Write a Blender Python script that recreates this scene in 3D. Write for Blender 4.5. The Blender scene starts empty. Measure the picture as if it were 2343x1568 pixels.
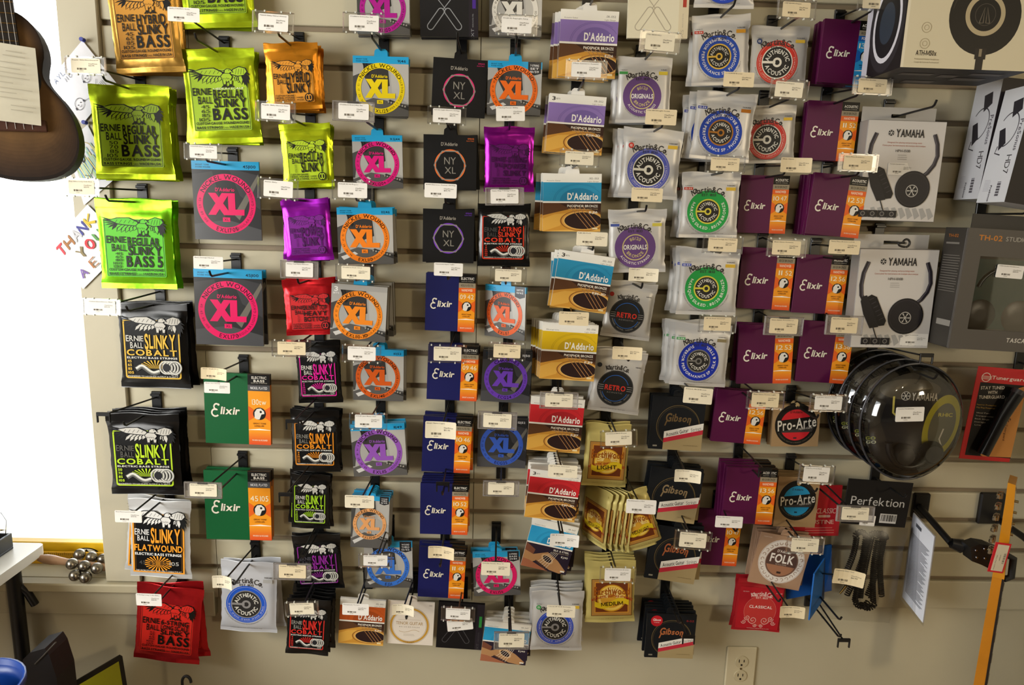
import bpy, math, random
import numpy as np
from mathutils import Matrix, Vector
random.seed(7); rng = np.random.default_rng(7)
SC = bpy.context.scene
COL = SC.collection
# ------------------------------------------------------------------ camera
W_, H_, F_ = 2343.0, 1568.0, 1562.0
CX, CY = W_ / 2, H_ / 2
ZB = 0.62                                   # lower edge of the slat board above the floor
def rmat(ax, a):
    return np.array(Matrix.Rotation(a, 3, ax))
CAM_R = rmat('Z', -0.0188) @ rmat('X', -0.1790) @ rmat('Y', -0.0260)   # columns: right, forward, up
CAM_P = np.array([0.0, -1.524, ZB + 0.916])
cam = bpy.data.cameras.new('camera'); camo = bpy.data.objects.new('camera', cam); COL.objects.link(camo)
cam.sensor_width = 36.0; cam.lens = 36.0 * F_ / W_; cam.clip_start = 0.02; cam.clip_end = 100
m4 = Matrix.Identity(4)
for i in range(3):
    m4[i][0] = CAM_R[i, 0]; m4[i][1] = CAM_R[i, 2]; m4[i][2] = -CAM_R[i, 1]; m4[i][3] = CAM_P[i]
camo.matrix_world = m4
SC.camera = camo
# ------------------------------------------------------------------ world, lights, exposure
wd = bpy.data.worlds.new('overcast_sky'); SC.world = wd; wd.use_nodes = True
wd.cycles.sampling_method = 'NONE'
bg = wd.node_tree.nodes['Background']; bg.inputs[0].default_value = (0.93, 0.97, 1.0, 1); bg.inputs[1].default_value = 5.0
def area(name, loc, tgt, sx, sy, power, col, portal=False):
    l = bpy.data.lights.new(name, 'AREA'); l.shape = 'RECTANGLE'; l.size = sx; l.size_y = sy
    l.energy = power; l.color = col
    if portal: l.cycles.is_portal = True
    o = bpy.data.objects.new(name, l); COL.objects.link(o); o.location = loc
    o.rotation_euler = (Vector(tgt) - Vector(loc)).to_track_quat('-Z', 'Y').to_euler()
    return o
area('left_window_daylight', (-2.18, -1.75, 1.55), (0.3, -0.3, 1.0), 1.5, 1.1, 54, (1.0, 0.985, 0.94))
area('shop_door_daylight', (3.7, -5.5, 2.15), (0.3, 0, 1.1), 0.45, 0.6, 56, (1.0, 0.82, 0.55))
def bulb(name, loc, power, r, col):
    l = bpy.data.lights.new(name, 'POINT'); l.energy = power; l.shadow_soft_size = r; l.color = col
    o = bpy.data.objects.new(name, l); COL.objects.link(o); o.location = loc
bulb('ceiling_bulb', (0.25, -2.3, 2.5), 5, 0.05, (1.0, 0.80, 0.52))
bulb('ceiling_bulb', (0.75, -2.3, 2.5), 5, 0.05, (1.0, 0.80, 0.52))
SC.view_settings.view_transform = 'Standard'; SC.view_settings.look = 'None'
SC.view_settings.gamma = 1.0; SC.view_settings.use_curve_mapping = False
SC.view_settings.exposure = 0.06
SC.cycles.use_denoising = True
SC.cycles.max_bounces = 4; SC.cycles.diffuse_bounces = 2; SC.cycles.glossy_bounces = 3; SC.cycles.transparent_max_bounces = 16
SC.cycles.use_adaptive_sampling = True; SC.cycles.adaptive_threshold = 0.05
# ------------------------------------------------------------------ helpers
def BP(px, py, d):
    """point of the plane d metres in front of the slat board that the photograph shows at (px, py)"""
    v = CAM_R @ np.array([(px - CX) / F_, 1.0, -(py - CY) / F_])
    return CAM_P + v * ((-d - CAM_P[1]) / v[1])
def lin(c):
    if isinstance(c, str):
        c = c.lstrip('#'); c = ''.join(x*2 for x in c) if len(c) == 3 else c; c = [int(c[i:i+2], 16) / 255 for i in (0, 2, 4)]
    return [x / 12.92 if x <= 0.04045 else ((x + 0.055) / 1.055) ** 2.4 for x in c[:3]] + [1.0]
MATS = {}
def mat(name, rough=0.5, metal=0.0, spec=0.5, bump=None, var=0.0, vscale=8.0, coat=0.0, alpha=None, emis=0):
    m = bpy.data.materials.new(name); m.use_nodes = True; nt = m.node_tree; n = nt.nodes; L = nt.links
    b = n['Principled BSDF']; at = n.new('ShaderNodeVertexColor'); at.layer_name = 'Col'
    b.inputs['Roughness'].default_value = rough; b.inputs['Metallic'].default_value = metal
    b.inputs['Specular IOR Level'].default_value = spec; b.inputs['Coat Weight'].default_value = coat
    src = at.outputs[0]
    tc = n.new('ShaderNodeTexCoord')
    if var:
        nz = n.new('ShaderNodeTexNoise'); nz.inputs['Scale'].default_value = vscale; nz.inputs['Detail'].default_value = 6
        L.new(tc.outputs['Object'], nz.inputs['Vector'])
        mr = n.new('ShaderNodeMapRange'); mr.inputs['From Min'].default_value = 0.3; mr.inputs['From Max'].default_value = 0.7
        mr.inputs['To Min'].default_value = 1 - var; mr.inputs['To Max'].default_value = 1 + var
        L.new(nz.outputs['Fac'], mr.inputs['Value'])
        mx = n.new('ShaderNodeMix'); mx.data_type = 'RGBA'; mx.blend_type = 'MULTIPLY'; mx.inputs['Factor'].default_value = 1
        L.new(src, mx.inputs[6]); L.new(mr.outputs[0], mx.inputs[7]); src = mx.outputs[2]
    L.new(src, b.inputs['Base Color'])
    if bump:
        nb = n.new('ShaderNodeTexNoise'); nb.inputs['Scale'].default_value = bump[0]; nb.inputs['Detail'].default_value = bump[3] if len(bump) > 3 else 3
        L.new(tc.outputs['Object'], nb.inputs['Vector'])
        bp = n.new('ShaderNodeBump'); bp.inputs['Strength'].default_value = bump[1]; bp.inputs['Distance'].default_value = bump[2]
        L.new(nb.outputs['Fac'], bp.inputs['Height']); L.new(bp.outputs[0], b.inputs['Normal'])
    if alpha is not None:
        tr = n.new('ShaderNodeBsdfTransparent'); ms = n.new('ShaderNodeMixShader'); ms.inputs[0].default_value = alpha
        fr = n.new('ShaderNodeFresnel'); fr.inputs[0].default_value = 1.45
        ad = n.new('ShaderNodeMath'); ad.operation = 'ADD'; ad.use_clamp = True; ad.inputs[1].default_value = alpha
        L.new(fr.outputs[0], ad.inputs[0]); L.new(ad.outputs[0], ms.inputs[0])
        
        gl = b
        if name in ('clear', 'dome', 'pane', 'bag'):
            gl = n.new('ShaderNodeBsdfGlossy'); gl.inputs['Roughness'].default_value = rough; gl.inputs['Color'].default_value = (.45, .45, .45, 1) if name == 'bag' else (.9, .9, .9, 1)
        L.new(tr.outputs[0], ms.inputs[1]); L.new(gl.outputs[0], ms.inputs[2])
        L.new(ms.outputs[0], n['Material Output'].inputs[0])
    MATS[name] = m; return m
mat('paint', 0.55, var=0.07, vscale=3.0, bump=(60, 0.12, 0.002))
mat('card', 0.45, spec=0.28)
mat('matte', 0.75, spec=0.3, var=0.05, vscale=30)
mat('gloss', 0.22, spec=0.5)
mat('ink', 0.45, spec=0.2)
mat('foil', 0.25, metal=0.74, bump=(28, 0.35, 0.003, 2))
mat('silver', 0.38, metal=0.3, bump=(24, 0.3, 0.003, 2))
mat('plastic', 0.35)
mat('rubber', 0.6)
mat('chrome', 0.15, metal=1.0)
mat('brass', 0.3, metal=1.0, var=0.25, vscale=60)
mat('wood', 0.4, var=0.18, vscale=25)
mat('satin_wood', 0.6, spec=0.25, var=0.25, vscale=18, bump=(120, 0.1, 0.001))
mat('varnish', 0.12, var=0.08, vscale=12, coat=0.6)
mat('clear', 0.22, alpha=0.07)
mat('sleeve', 0.2, alpha=0.30)
mat('dome', 0.04, alpha=0.05)
mat('bag', 0.3, alpha=0.04, bump=(35, 0.8, 0.006))
mat('pane', 0.02, alpha=0.0)
mat('ground', 0.9, var=0.35, vscale=1.2)
class MB:
    """collects geometry with one colour per face and builds ONE mesh object"""
    def __init__(s): s.V = []; s.L = []; s.N = []; s.C = []; s.M = []; s.S = []; s.nv = 0; s.mats = []
    def add(s, V, loops, counts, col, m, smooth=False):
        V = np.asarray(V, float).reshape(-1, 3); k = len(counts)
        if m not in s.mats: s.mats.append(m)
        s.V.append(V); s.L.append(np.asarray(loops, int) + s.nv); s.N.append(np.asarray(counts, int))
        c = np.asarray(col, float)
        s.C.append(np.tile(c, (k, 1)) if c.ndim == 1 else c)
        s.M.append(np.full(k, s.mats.index(m))); s.S.append(np.full(k, smooth)); s.nv += len(V); return s
    def faces(s, V, F, col, m, smooth=False):
        return s.add(V, [i for f in F for i in f], [len(f) for f in F], lin(col) if isinstance(col, (str, tuple)) else col, m, smooth)
    def box(s, a, b, col, m, c=0.0):
        (x0, y0, z0), (x1, y1, z1) = np.minimum(a, b), np.maximum(a, b)
        if c <= 0:
            V = [(x, y, z) for x in (x0, x1) for y in (y0, y1) for z in (z0, z1)]
            return s.faces(V, [(0,1,3,2),(4,6,7,5),(0,4,5,1),(2,3,7,6),(0,2,6,4),(1,5,7,3)], col, m)
        V = []; ix = {}
        for i, (x, sx) in enumerate(((x0, 1), (x1, -1))):
            for j, (y, sy) in enumerate(((y0, 1), (y1, -1))):
                for k, (z, sz) in enumerate(((z0, 1), (z1, -1))):
                    for t, p in enumerate(((x, y+sy*c, z+sz*c), (x+sx*c, y, z+sz*c), (x+sx*c, y+sy*c, z))):
                        ix[i, j, k, t] = len(V); V.append(p)
        g = lambda i, j, k, t: ix[i, j, k, t]
        F = []
        for e in (0, 1):
            F += [[g(e,0,0,0), g(e,1,0,0), g(e,1,1,0), g(e,0,1,0)], [g(0,e,0,1), g(1,e,0,1), g(1,e,1,1), g(0,e,1,1)], [g(0,0,e,2), g(1,0,e,2), g(1,1,e,2), g(0,1,e,2)]]
            for q in (0, 1):
                F += [[g(e,q,0,0), g(e,q,0,1), g(e,q,1,1), g(e,q,1,0)], [g(e,0,q,0), g(e,0,q,2), g(e,1,q,2), g(e,1,q,0)], [g(0,e,q,1), g(0,e,q,2), g(1,e,q,2), g(1,e,q,1)]]
                for r in (0, 1): F.append([g(e,q,r,0), g(e,q,r,1), g(e,q,r,2)])
        cen = np.array([(x0+x1)/2, (y0+y1)/2, (z0+z1)/2]); Va = np.array(V); G = []
        for f in F:
            n = np.cross(Va[f[1]]-Va[f[0]], Va[f[2]]-Va[f[0]])
            G.append(f if np.dot(n, Va[f].mean(0)-cen) > 0 else f[::-1])
        return s.faces(V, G, col, m)
    def prism(s, pts, y0, y1, col, m, axes='xz', smooth=False):
        """2-D outline pushed through the third axis"""
        n = len(pts); o = {'xz': (0, 2, 1), 'xy': (0, 1, 2), 'yz': (1, 2, 0)}[axes]
        V = np.zeros((2*n, 3))
        for k, y in ((0, y0), (1, y1)):
            for i, p in enumerate(pts): V[k*n+i, o[0]] = p[0]; V[k*n+i, o[1]] = p[1]; V[k*n+i, o[2]] = y
        F = [list(range(n)), list(range(2*n-1, n-1, -1))]
        s.faces(V, F, col, m)
        return s.faces(V, [[i, i+n, (i+1) % n + n, (i+1) % n] for i in range(n)], col, m, smooth)
    def tube(s, pts, r, col, m, n=8, cap=True):
        P = np.asarray(pts, float); k = len(P); R = np.broadcast_to(np.asarray(r, float), (k,))
        T = np.gradient(P, axis=0); T /= np.linalg.norm(T, axis=1)[:, None] + 1e-12
        up = np.array([0, 0, 1.0]) if abs(T[0, 2]) < 0.9 else np.array([1.0, 0, 0]); V = []
        u = np.cross(T[0], up); u /= np.linalg.norm(u)
        for i in range(k):
            u = u - T[i]*np.dot(u, T[i]); u /= np.linalg.norm(u); w = np.cross(T[i], u)
            for j in range(n):
                a = 2*math.pi*j/n; V.append(P[i] + R[i]*(math.cos(a)*u + math.sin(a)*w))
        F = [[i*n+j, i*n+(j+1) % n, (i+1)*n+(j+1) % n, (i+1)*n+j] for i in range(k-1) for j in range(n)]
        s.faces(V, F, col, m, True)
        if cap: s.faces(V, [list(range(n))[::-1], list(range((k-1)*n, k*n))], col, m)
        return s
    def lathe(s, prof, col, m, n=24, axis='z', loc=(0, 0, 0), sx=1.0, smooth=True):
        """profile (radius, height) turned about an axis"""
        V = []; k = len(prof)
        for r, h in prof:
            for j in range(n):
                a = 2*math.pi*j/n; p = (r*math.cos(a)*sx, r*math.sin(a), h)
                if axis == 'y': p = (p[0], h, p[1])
                if axis == 'x': p = (h, p[0], p[1])
                V.append((p[0]+loc[0], p[1]+loc[1], p[2]+loc[2]))
        F = [[i*n+j, i*n+(j+1) % n, (i+1)*n+(j+1) % n, (i+1)*n+j] for i in range(k-1) for j in range(n)]
        s.faces(V, F, col, m, smooth)
        return s.faces(V, [list(range(n))[::-1], list(range((k-1)*n, k*n))], col, m)
    def mesh(s, name):
        me = bpy.data.meshes.new(name)
        if not s.V: return me
        V = np.concatenate(s.V); L = np.concatenate(s.L); N = np.concatenate(s.N); C = np.concatenate(s.C)
        me.vertices.add(len(V)); me.vertices.foreach_set('co', V.ravel())
        me.loops.add(len(L)); me.loops.foreach_set('vertex_index', L)
        me.polygons.add(len(N)); st = np.concatenate([[0], np.cumsum(N)[:-1]])
        me.polygons.foreach_set('loop_start', st); me.polygons.foreach_set('loop_total', N)
        me.polygons.foreach_set('material_index', np.concatenate(s.M)); me.polygons.foreach_set('use_smooth', np.concatenate(s.S))
        for k in s.mats: me.materials.append(MATS[k])
        at = me.color_attributes.new('Col', 'FLOAT_COLOR', 'CORNER'); at.data.foreach_set('color', np.repeat(C, N, axis=0).ravel())
        me.update(calc_edges=True); me.validate(); return me
    def build(s, name, parent=None, **kw):
        return link(name, s.mesh(name), parent, **kw)
def link(name, me, parent=None, loc=None, label=None, cat=None, group=None, kind=None):
    o = bpy.data.objects.new(name, me); COL.objects.link(o)
    if parent is not None: o.parent = parent
    if loc is not None: o.location = loc
    if label: o['label'] = label
    if cat: o['category'] = cat
    if group: o['group'] = group
    if kind: o['kind'] = kind
    return o
# ------------------------------------------------------------------ lettering and flat print
GL = {}
def glyph(ch, bold):
    k = (ch, bold)
    if ch == 'M' and k not in GL:      # drawn by hand: the built-in M closes up when thickened
        h = glyph('H', 0)[0][:, 1].max(); t = (.075, .11, .135)[bold]; w = .86*h/.7
        Q = [(0, 0), (t, 0), (t, h), (0, h), (w-t, 0), (w, 0), (w, h), (w-t, h), (0, h), (t*1.15, h), (w/2+t*.5, h*.12), (w/2-t*.5, h*.12), (w, h), (w-t*1.15, h), (w/2-t*.5, h*.12), (w/2+t*.5, h*.12)]
        GL[k] = (np.array(Q, float), np.arange(16), np.full(4, 4), 0.0, w)
    if k not in GL:
        cu = bpy.data.curves.new('g', 'FONT'); cu.body = ch; cu.size = 1; cu.resolution_u = 3; cu.fill_mode = 'FRONT'
        cu.offset = (0, 0.016, 0.028)[bold]
        ob = bpy.data.objects.new('g', cu); me = ob.to_mesh()
        n = len(me.vertices); co = np.zeros(n*3); me.vertices.foreach_get('co', co); co = co.reshape(-1, 3)[:, :2]
        lp = np.zeros(len(me.loops), int); me.loops.foreach_get('vertex_index', lp)
        ct = np.zeros(len(me.polygons), int); me.polygons.foreach_get('loop_total', ct)
        ob.to_mesh_clear(); bpy.data.objects.remove(ob); bpy.data.curves.remove(cu)
        GL[k] = (co, lp, ct, co[:, 0].min() if n else 0, co[:, 0].max() if n else 0.3)
    return GL[k]
CAPH = None
def layout(txt, bold, gap):
    global CAPH
    if CAPH is None: CAPH = glyph('H', 0)[0][:, 1].max()
    x = 0; out = []
    for ch in txt:
        if ch == ' ': x += 0.26; continue
        co, lp, ct, a, b = glyph(ch, bold)
        out.append((co - [a, 0], lp, ct, x, b - a)); x += b - a + gap
    return out, max(x - gap, 0.01)
class Art:
    """flat print: u to the right and v down, both in widths of the pack"""
    EPS = 0.00003
    def __init__(s, w, ztop, m='ink', y=-0.0002): s.w = w; s.zt = ztop; s.mb = MB(); s.m = m; s.k = 0; s.y = y
    def put(s, P, loops, counts, c):
        P = np.asarray(P, float)
        V = np.stack([(P[:, 0]-0.5)*s.w, np.full(len(P), s.y - s.k*s.EPS), s.zt - P[:, 1]*s.w], 1)
        s.mb.add(V, loops, counts, lin(c), s.m)
    def poly(s, pts, c): s.k += 1; s.put(pts, range(len(pts)), [len(pts)], c); return s
    def rect(s, x0, y0, x1, y1, c, r=0):
        if r <= 0: return s.poly([(x0, y1), (x1, y1), (x1, y0), (x0, y0)], c)
        p = []
        for cx, cy, a0 in ((x1-r, y1-r, 0), (x0+r, y1-r, 90), (x0+r, y0+r, 180), (x1-r, y0+r, 270)):
            for a in (0, 30, 60, 90): t = math.radians(a0+a); p.append((cx+r*math.cos(t), cy+r*math.sin(t)))
        return s.poly(p, c)
    def frame(s, x0, y0, x1, y1, t, c):
        s.k += 1
        P = [(x0,y0),(x1,y0),(x1,y1),(x0,y1),(x0+t,y0+t),(x1-t,y0+t),(x1-t,y1-t),(x0+t,y1-t)]
        s.put(P, [0,4,5,1, 1,5,6,2, 2,6,7,3, 3,7,4,0], [4]*4, c); return s
    def ring(s, cx, cy, r0, r1, c, a0=0, a1=360, n=48, sy=1.0, rot=0):
        s.k += 1; P = []; F = []; ro = math.radians(rot)
        for i in range(n+1):
            t = math.radians(a0 + (a1-a0)*i/n)
            for r in (r0, r1):
                x, y = r*math.cos(t), r*math.sin(t)*sy
                P.append((cx + x*math.cos(ro) - y*math.sin(ro), cy + x*math.sin(ro) + y*math.cos(ro)))
        for i in range(n): F += [2*i, 2*i+1, 2*i+3, 2*i+2]
        s.put(P, F, [4]*n, c); return s
    def disc(s, cx, cy, r, c, sy=1.0, n=40, rot=0, clip=None):
        ro = math.radians(rot); P = []
        for i in range(n):
            t = 2*math.pi*i/n; x, y = r*math.cos(t), r*math.sin(t)*sy
            P.append((cx + x*math.cos(ro) - y*math.sin(ro), cy + x*math.sin(ro) + y*math.cos(ro)))
        if clip: P = [(min(max(x, clip[0]), clip[2]), min(max(y, clip[1]), clip[3])) for x, y in P]
        return s.poly(P, c)
    def line(s, pts, t, c):
        s.k += 1; P = np.asarray(pts, float); T = np.gradient(P, axis=0); T /= np.linalg.norm(T, axis=1)[:, None] + 1e-9
        N = np.stack([-T[:, 1], T[:, 0]], 1)*t/2; n = len(P)
        s.put(np.concatenate([P-N, P+N]), [k for i in range(n-1) for k in (i, i+1, i+1+n, i+n)], [4]*(n-1), c); return s
    def text(s, txt, x0, y0, x1, y1, c, bold=1, shear=0, gap=0.08, wob=None, rot=0):
        """letters stretched into the box x0..x1, y0..y1 (cap height)"""
        s.k += 1; out, wd = layout(txt, bold, gap); k = (x1-x0)/wd; ky = (y1-y0)/CAPH; ro = math.radians(rot)
        if k > 2.0*ky: x0 += (x1-x0)*(1-2.0*ky/k)/2; k = 2.0*ky; x1 = x0+wd*k
        for i, (co, lp, ct, x, gw) in enumerate(out):
            q = co.copy(); h = 1.0; dy = 0.0
            if wob: h, dy = wob[i % len(wob)]
            X = x0 + (q[:, 0] + x + shear*q[:, 1])*k; Y = y1 - q[:, 1]*ky*h + dy*(y1-y0)
            if rot:
                mx, my = (x0+x1)/2, (y0+y1)/2; a, b = X-mx, Y-my
                X = mx + a*math.cos(ro) - b*math.sin(ro); Y = my + a*math.sin(ro) + b*math.cos(ro)
            if len(ct): s.put(np.stack([X, Y], 1), lp, ct, c)
        return s
    def arc(s, txt, cx, cy, r, mid, h, c, bold=1, gap=0.12, flip=False, stretch=1.0):
        """letters around a circle; mid in degrees clockwise from the top; flip reads along the lower side"""
        s.k += 1; out, wd = layout(txt, bold, gap); k = h/CAPH
        for co, lp, ct, x, gw in out:
            d = (x + gw/2 - wd/2)*k*stretch/r; a = math.radians(mid) + (-d if flip else d)
            q = co.copy(); lx = (q[:, 0]-gw/2)*k*stretch; ly = q[:, 1]*k - h/2
            if flip: lx, ly = -lx, -ly
            rr = r + ly; X = cx + rr*math.sin(a) + lx*math.cos(a); Y = cy - rr*math.cos(a) + lx*math.sin(a)
            if len(ct): s.put(np.stack([X, Y], 1), lp, ct, c)
        return s
    def greek(s, x0, y0, x1, n, step, t, c):
        for i in range(n): s.rect(x0, y0+i*step, x1 - (0 if i % 3 else 0.07*(x1-x0)), y0+i*step+t, c)
        return s
    def mesh(s, name='print'): return s.mb.mesh(name)
# ------------------------------------------------------------------ bodies of the packs (front face at y = 0, hang point at the origin)
def sstep(x): x = np.clip(x, 0, 1); return x*x*(3-2*x)
def pouch(w, h, t, zt, col, m, seal=(0.12, 0.08), curl=0.0, seed=0):
    r = np.random.default_rng(seed); st, sb = seal[0]*w, seal[1]*w
    vs = list(np.linspace(0, st, 9)) + list(np.linspace(st, h-sb, 15))[1:-1] + list(np.linspace(h-sb, h, 7))
    us = np.array([0, .02, .05, .09, .14, .2, .3, .4, .5, .6, .7, .8, .86, .91, .95, .98, 1.0])
    V = []; nu, nv = len(us), len(vs)
    for side in (0, 1):
        for j, v in enumerate(vs):
            inb = st < v < h-sb; e = min(v-st, h-sb-v)
            pv = float(sstep(max(e, 0)/(0.13*w)))
            for u in us:
                pu = float(sstep(min(u, 1-u)/0.1)); p = pu*pv
                xx = (u-0.5)*w*(1 - 0.045*float(sstep(e/(0.12*w))) if e > 0 else 1.0)
                if inb: xx += (1-p)*r.normal(0, .0006)
                y = t/2 + (-1 if side == 0 else 1)*t/2*p
                if inb: y += (1-p)*pu*r.normal(0, .0013)
                elif j % 2: y += -.0009 if v < st else .0007
                if not inb: y += 0.0018*math.sin(u*7+seed) + curl*(abs(u-.5)*2)**2*0.006
                if side: y += .0003
                V.append((xx, y, zt - v + (0.0015*math.sin(9*u+seed) if v == 0 else 0)))
    F = []
    for side in (0, 1):
        o = side*nu*nv
        for j in range(nv-1):
            for i in range(nu-1):
                q = [o+j*nu+i, o+(j+1)*nu+i, o+(j+1)*nu+i+1, o+j*nu+i+1]; F.append(q if side == 0 else q[::-1])
    return MB().faces(V, F, col, m, True)
def tab_pts(w, zt, th, wide=0.125):
    a, b = wide*w, wide*w*0.62
    return [(-a, zt-0.001), (a, zt-0.001), (b+0.004, zt+th*0.75), (b, zt+th), (-b, zt+th), (-b-0.004, zt+th*0.75)]
def carton(w, h, t, zt, col, m, side=None, head=None, tab=None, tabcol=None):
    b = MB(); side = side or col
    b.box((-w/2, 0, zt-h), (w/2, t, zt), side, m, 0.0007)
    b.faces([(-w/2+.0007, -.00005, zt-h+.0007), (w/2-.0007, -.00005, zt-h+.0007), (w/2-.0007, -.00005, zt-.0007), (-w/2+.0007, -.00005, zt-.0007)], [(0, 1, 2, 3)], col, m)
    if head: b.box((-w/2-.0001, -.0001, zt-head[0]*w), (w/2+.0001, t+.0001, zt+.0001), head[1], m)
    if tab: b.prism(tab_pts(w, zt, tab), t*0.45, t*0.45+0.0012, tabcol or col, m)
    return b
# ------------------------------------------------------------------ artwork
def eagle(a, x0, y0, x1, y1, ink, fill):
    X = lambda u, v: (x0+(x1-x0)*u, y0+(y1-y0)*v)
    def feather(r, t, wd, c, edge=None):
        r, t = np.array(r), np.array(t); d = t-r; n = np.array([-d[1], d[0]]); n /= np.linalg.norm(n)+1e-9
        P = [r-n*wd*.35, r+d*.6-n*wd, t, r+d*.6+n*wd, r+n*wd*.35]
        if edge: a.poly([X(*p) for p in [r-n*wd*.6, r+d*.6-n*wd*1.6, t+d*.05, r+d*.6+n*wd*1.6, r+n*wd*.6]], edge)
        a.poly([X(*p) for p in P], c)
    for t in ((-.03, -.02), (-.01, .14), (.02, .28), (.05, .42), (.10, .55), (.16, .66)): feather((.27, .26), t, .028, ink)
    for t in ((.24, .72), (.31, .76), (.38, .76), (.45, .72), (.51, .66)): feather((t[0]*.75+.2, .3), t, .034, fill, ink)
    a.poly([X(*p) for p in ((.12, .14), (.25, .02), (.45, .0), (.6, .22), (.62, .46), (.4, .42), (.24, .36))], ink)
    a.poly([X(*p) for p in ((.14, .15), (.26, .06), (.44, .04), (.57, .24), (.59, .42), (.41, .38), (.26, .32))], fill)
    for k in range(5): a.line([X(.22+.07*k, .30), X(.26+.07*k, .14)], .006*(x1-x0), ink)
    for t in ((.78, .66), (.83, .74), (.88, .82)): feather((.86, .3), t, .03, fill, ink)
    for t in ((.93, .9), (.97, 1.02), (1.01, .84), (1.03, .62), (1.04, .4)): feather((.92, .22), t, .026, ink)
    P = ((.69, .34), (.75, .1), (.86, -.03), (.97, .06), (1.0, .24), (.94, .42), (.82, .46))
    a.poly([X(*p) for p in P], ink); a.poly([X(.86+(u-.86)*.84, .22+(v-.22)*.84) for u, v in P], fill)
    for k in range(4): a.line([X(.79+.045*k, .36), X(.82+.04*k, .1)], .006*(x1-x0), ink)
    P = ((.54, .42), (.58, .3), (.64, .24), (.71, .3), (.75, .46), (.71, .64), (.65, .73), (.58, .68))
    a.poly([X(*p) for p in P], ink); a.poly([X(.645+(u-.645)*.86, .48+(v-.48)*.88) for u, v in P], fill)
    P = ((.6, .3), (.61, .14), (.66, .06), (.71, .08), (.745, .17), (.77, .27), (.72, .25), (.7, .32))
    a.poly([X(*p) for p in P], ink); a.poly([X(.68+(u-.68)*.74, .19+(v-.19)*.78) for u, v in P], fill); a.disc(*X(.695, .15), .008*(x1-x0), ink, n=8)
    for q in (.59, .69):
        a.poly([X(q-.02, .64), X(q+.05, .64), X(q+.04, .84), X(q-.01, .84)], ink); a.poly([X(q-.008, .64), X(q+.038, .64), X(q+.03, .82), X(q, .82)], fill)
        for d in (-.05, 0, .05): a.line([X(q+.015, .82), X(q+.015+d, .97)], .02*(x1-x0), ink)
    for k in range(4): a.line([X(.58+.03*k, .5+.02*(k % 2)), X(.6+.03*k, .58)], .005*(x1-x0), ink)
PSY = [(1.12, .06), (1.0, 0), (.94, -.03), (1.02, .02), (.95, -.02), (1.1, .05), (1.0, .03)]
def art_eb(a, H, panel, ink, lines, gauges, bass=True, big=None, code='2832', pre=None):
    x0, x1 = (.105, .885) if bass else (.125, .875); y0, y1 = ((.225*H, .865*H) if bass else (.285*H, .895*H))
    a.rect(x0, y0, x1, y1, panel, .02); a.frame(x0+.012, y0+.012, x1-.012, y1-.012, .007, ink)
    w, h = x1-x0, y1-y0; X = lambda u: x0+w*u; Y = lambda v: y0+h*v
    eagle(a, X(-.03), Y(-.03), X(1.02), Y(.31), ink, panel)
    a.text('ERNIE', X(.04), Y(.30), X(.36), Y(.41), ink, 1, wob=PSY); a.text('BALL', X(.12), Y(.44), X(.36), Y(.55), ink, 1, wob=PSY)
    if bass:
        n = len(lines); top = .32 if not pre else .34; bot = .63; hh = (bot-top)/n
        if pre: a.text(pre, X(.4), Y(.3), X(.92), Y(.33), '#d8dcc0', 1)
        for i, s in enumerate(lines): a.text(s, X(.39), Y(top+i*hh), X(.95 if i == n-1 else .92), Y(top+(i+1)*hh-.018), ink, 2, wob=PSY)
        a.text(big, X(.35), Y(.64), X(.95), Y(.82), ink, 2, gap=.1)
        g = len(gauges)
        for i, s in enumerate(gauges): q = .28/g; a.text(s, X(.1 if len(s) > 2 else .16), Y(.575+i*q), X(.3), Y(.575+(i+.8)*q), ink, 0)
        a.text('CUSTOM GAUGE. ROUNDWOUND', X(.05), Y(.855), X(.96), Y(.895), ink, 2); a.text('BASS STRINGS', X(.05), Y(.925), X(.5), Y(.965), ink, 2)
        a.text(code, X(.52), Y(.94), X(.6), Y(.965), ink, 0); a.text('MADE IN USA', X(.62), Y(.925), X(.96), Y(.965), ink, 2)
    else:
        n = len(lines); hh = .5/n
        for i, s in enumerate(lines): a.text(s, X(.34), Y(.3+i*hh), X(.94), Y(.3+(i+1)*hh-.035), ink, 2, wob=PSY if n < 3 else None)
        for i in range(6): a.text(gauges[i % len(gauges)], X(.17), Y(.58+i*.035), X(.23), Y(.605+i*.035), ink, 0)
        for i, s in enumerate(('CUSTOM GAUGE.', 'NICKEL WOUND', 'GUITAR STRINGS')): a.text(s, X(.05), Y(.815+i*.055), X(.52), Y(.855+i*.055), ink, 2)
        a.text('MADE', X(.57), Y(.87), X(.72), Y(.905), ink, 2); a.text('IN USA', X(.57), Y(.925), X(.74), Y(.96), ink, 2)
        a.disc(X(.87), Y(.895), .105*w, ink, 1.0)
        for s in (-1, 1): a.ring(X(.87)+s*.03*w, Y(.895), .03*w, .045*w, panel, n=20, sy=1.7)
        a.disc(X(.87), Y(.895), .016*w, panel, 3.6)
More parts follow.
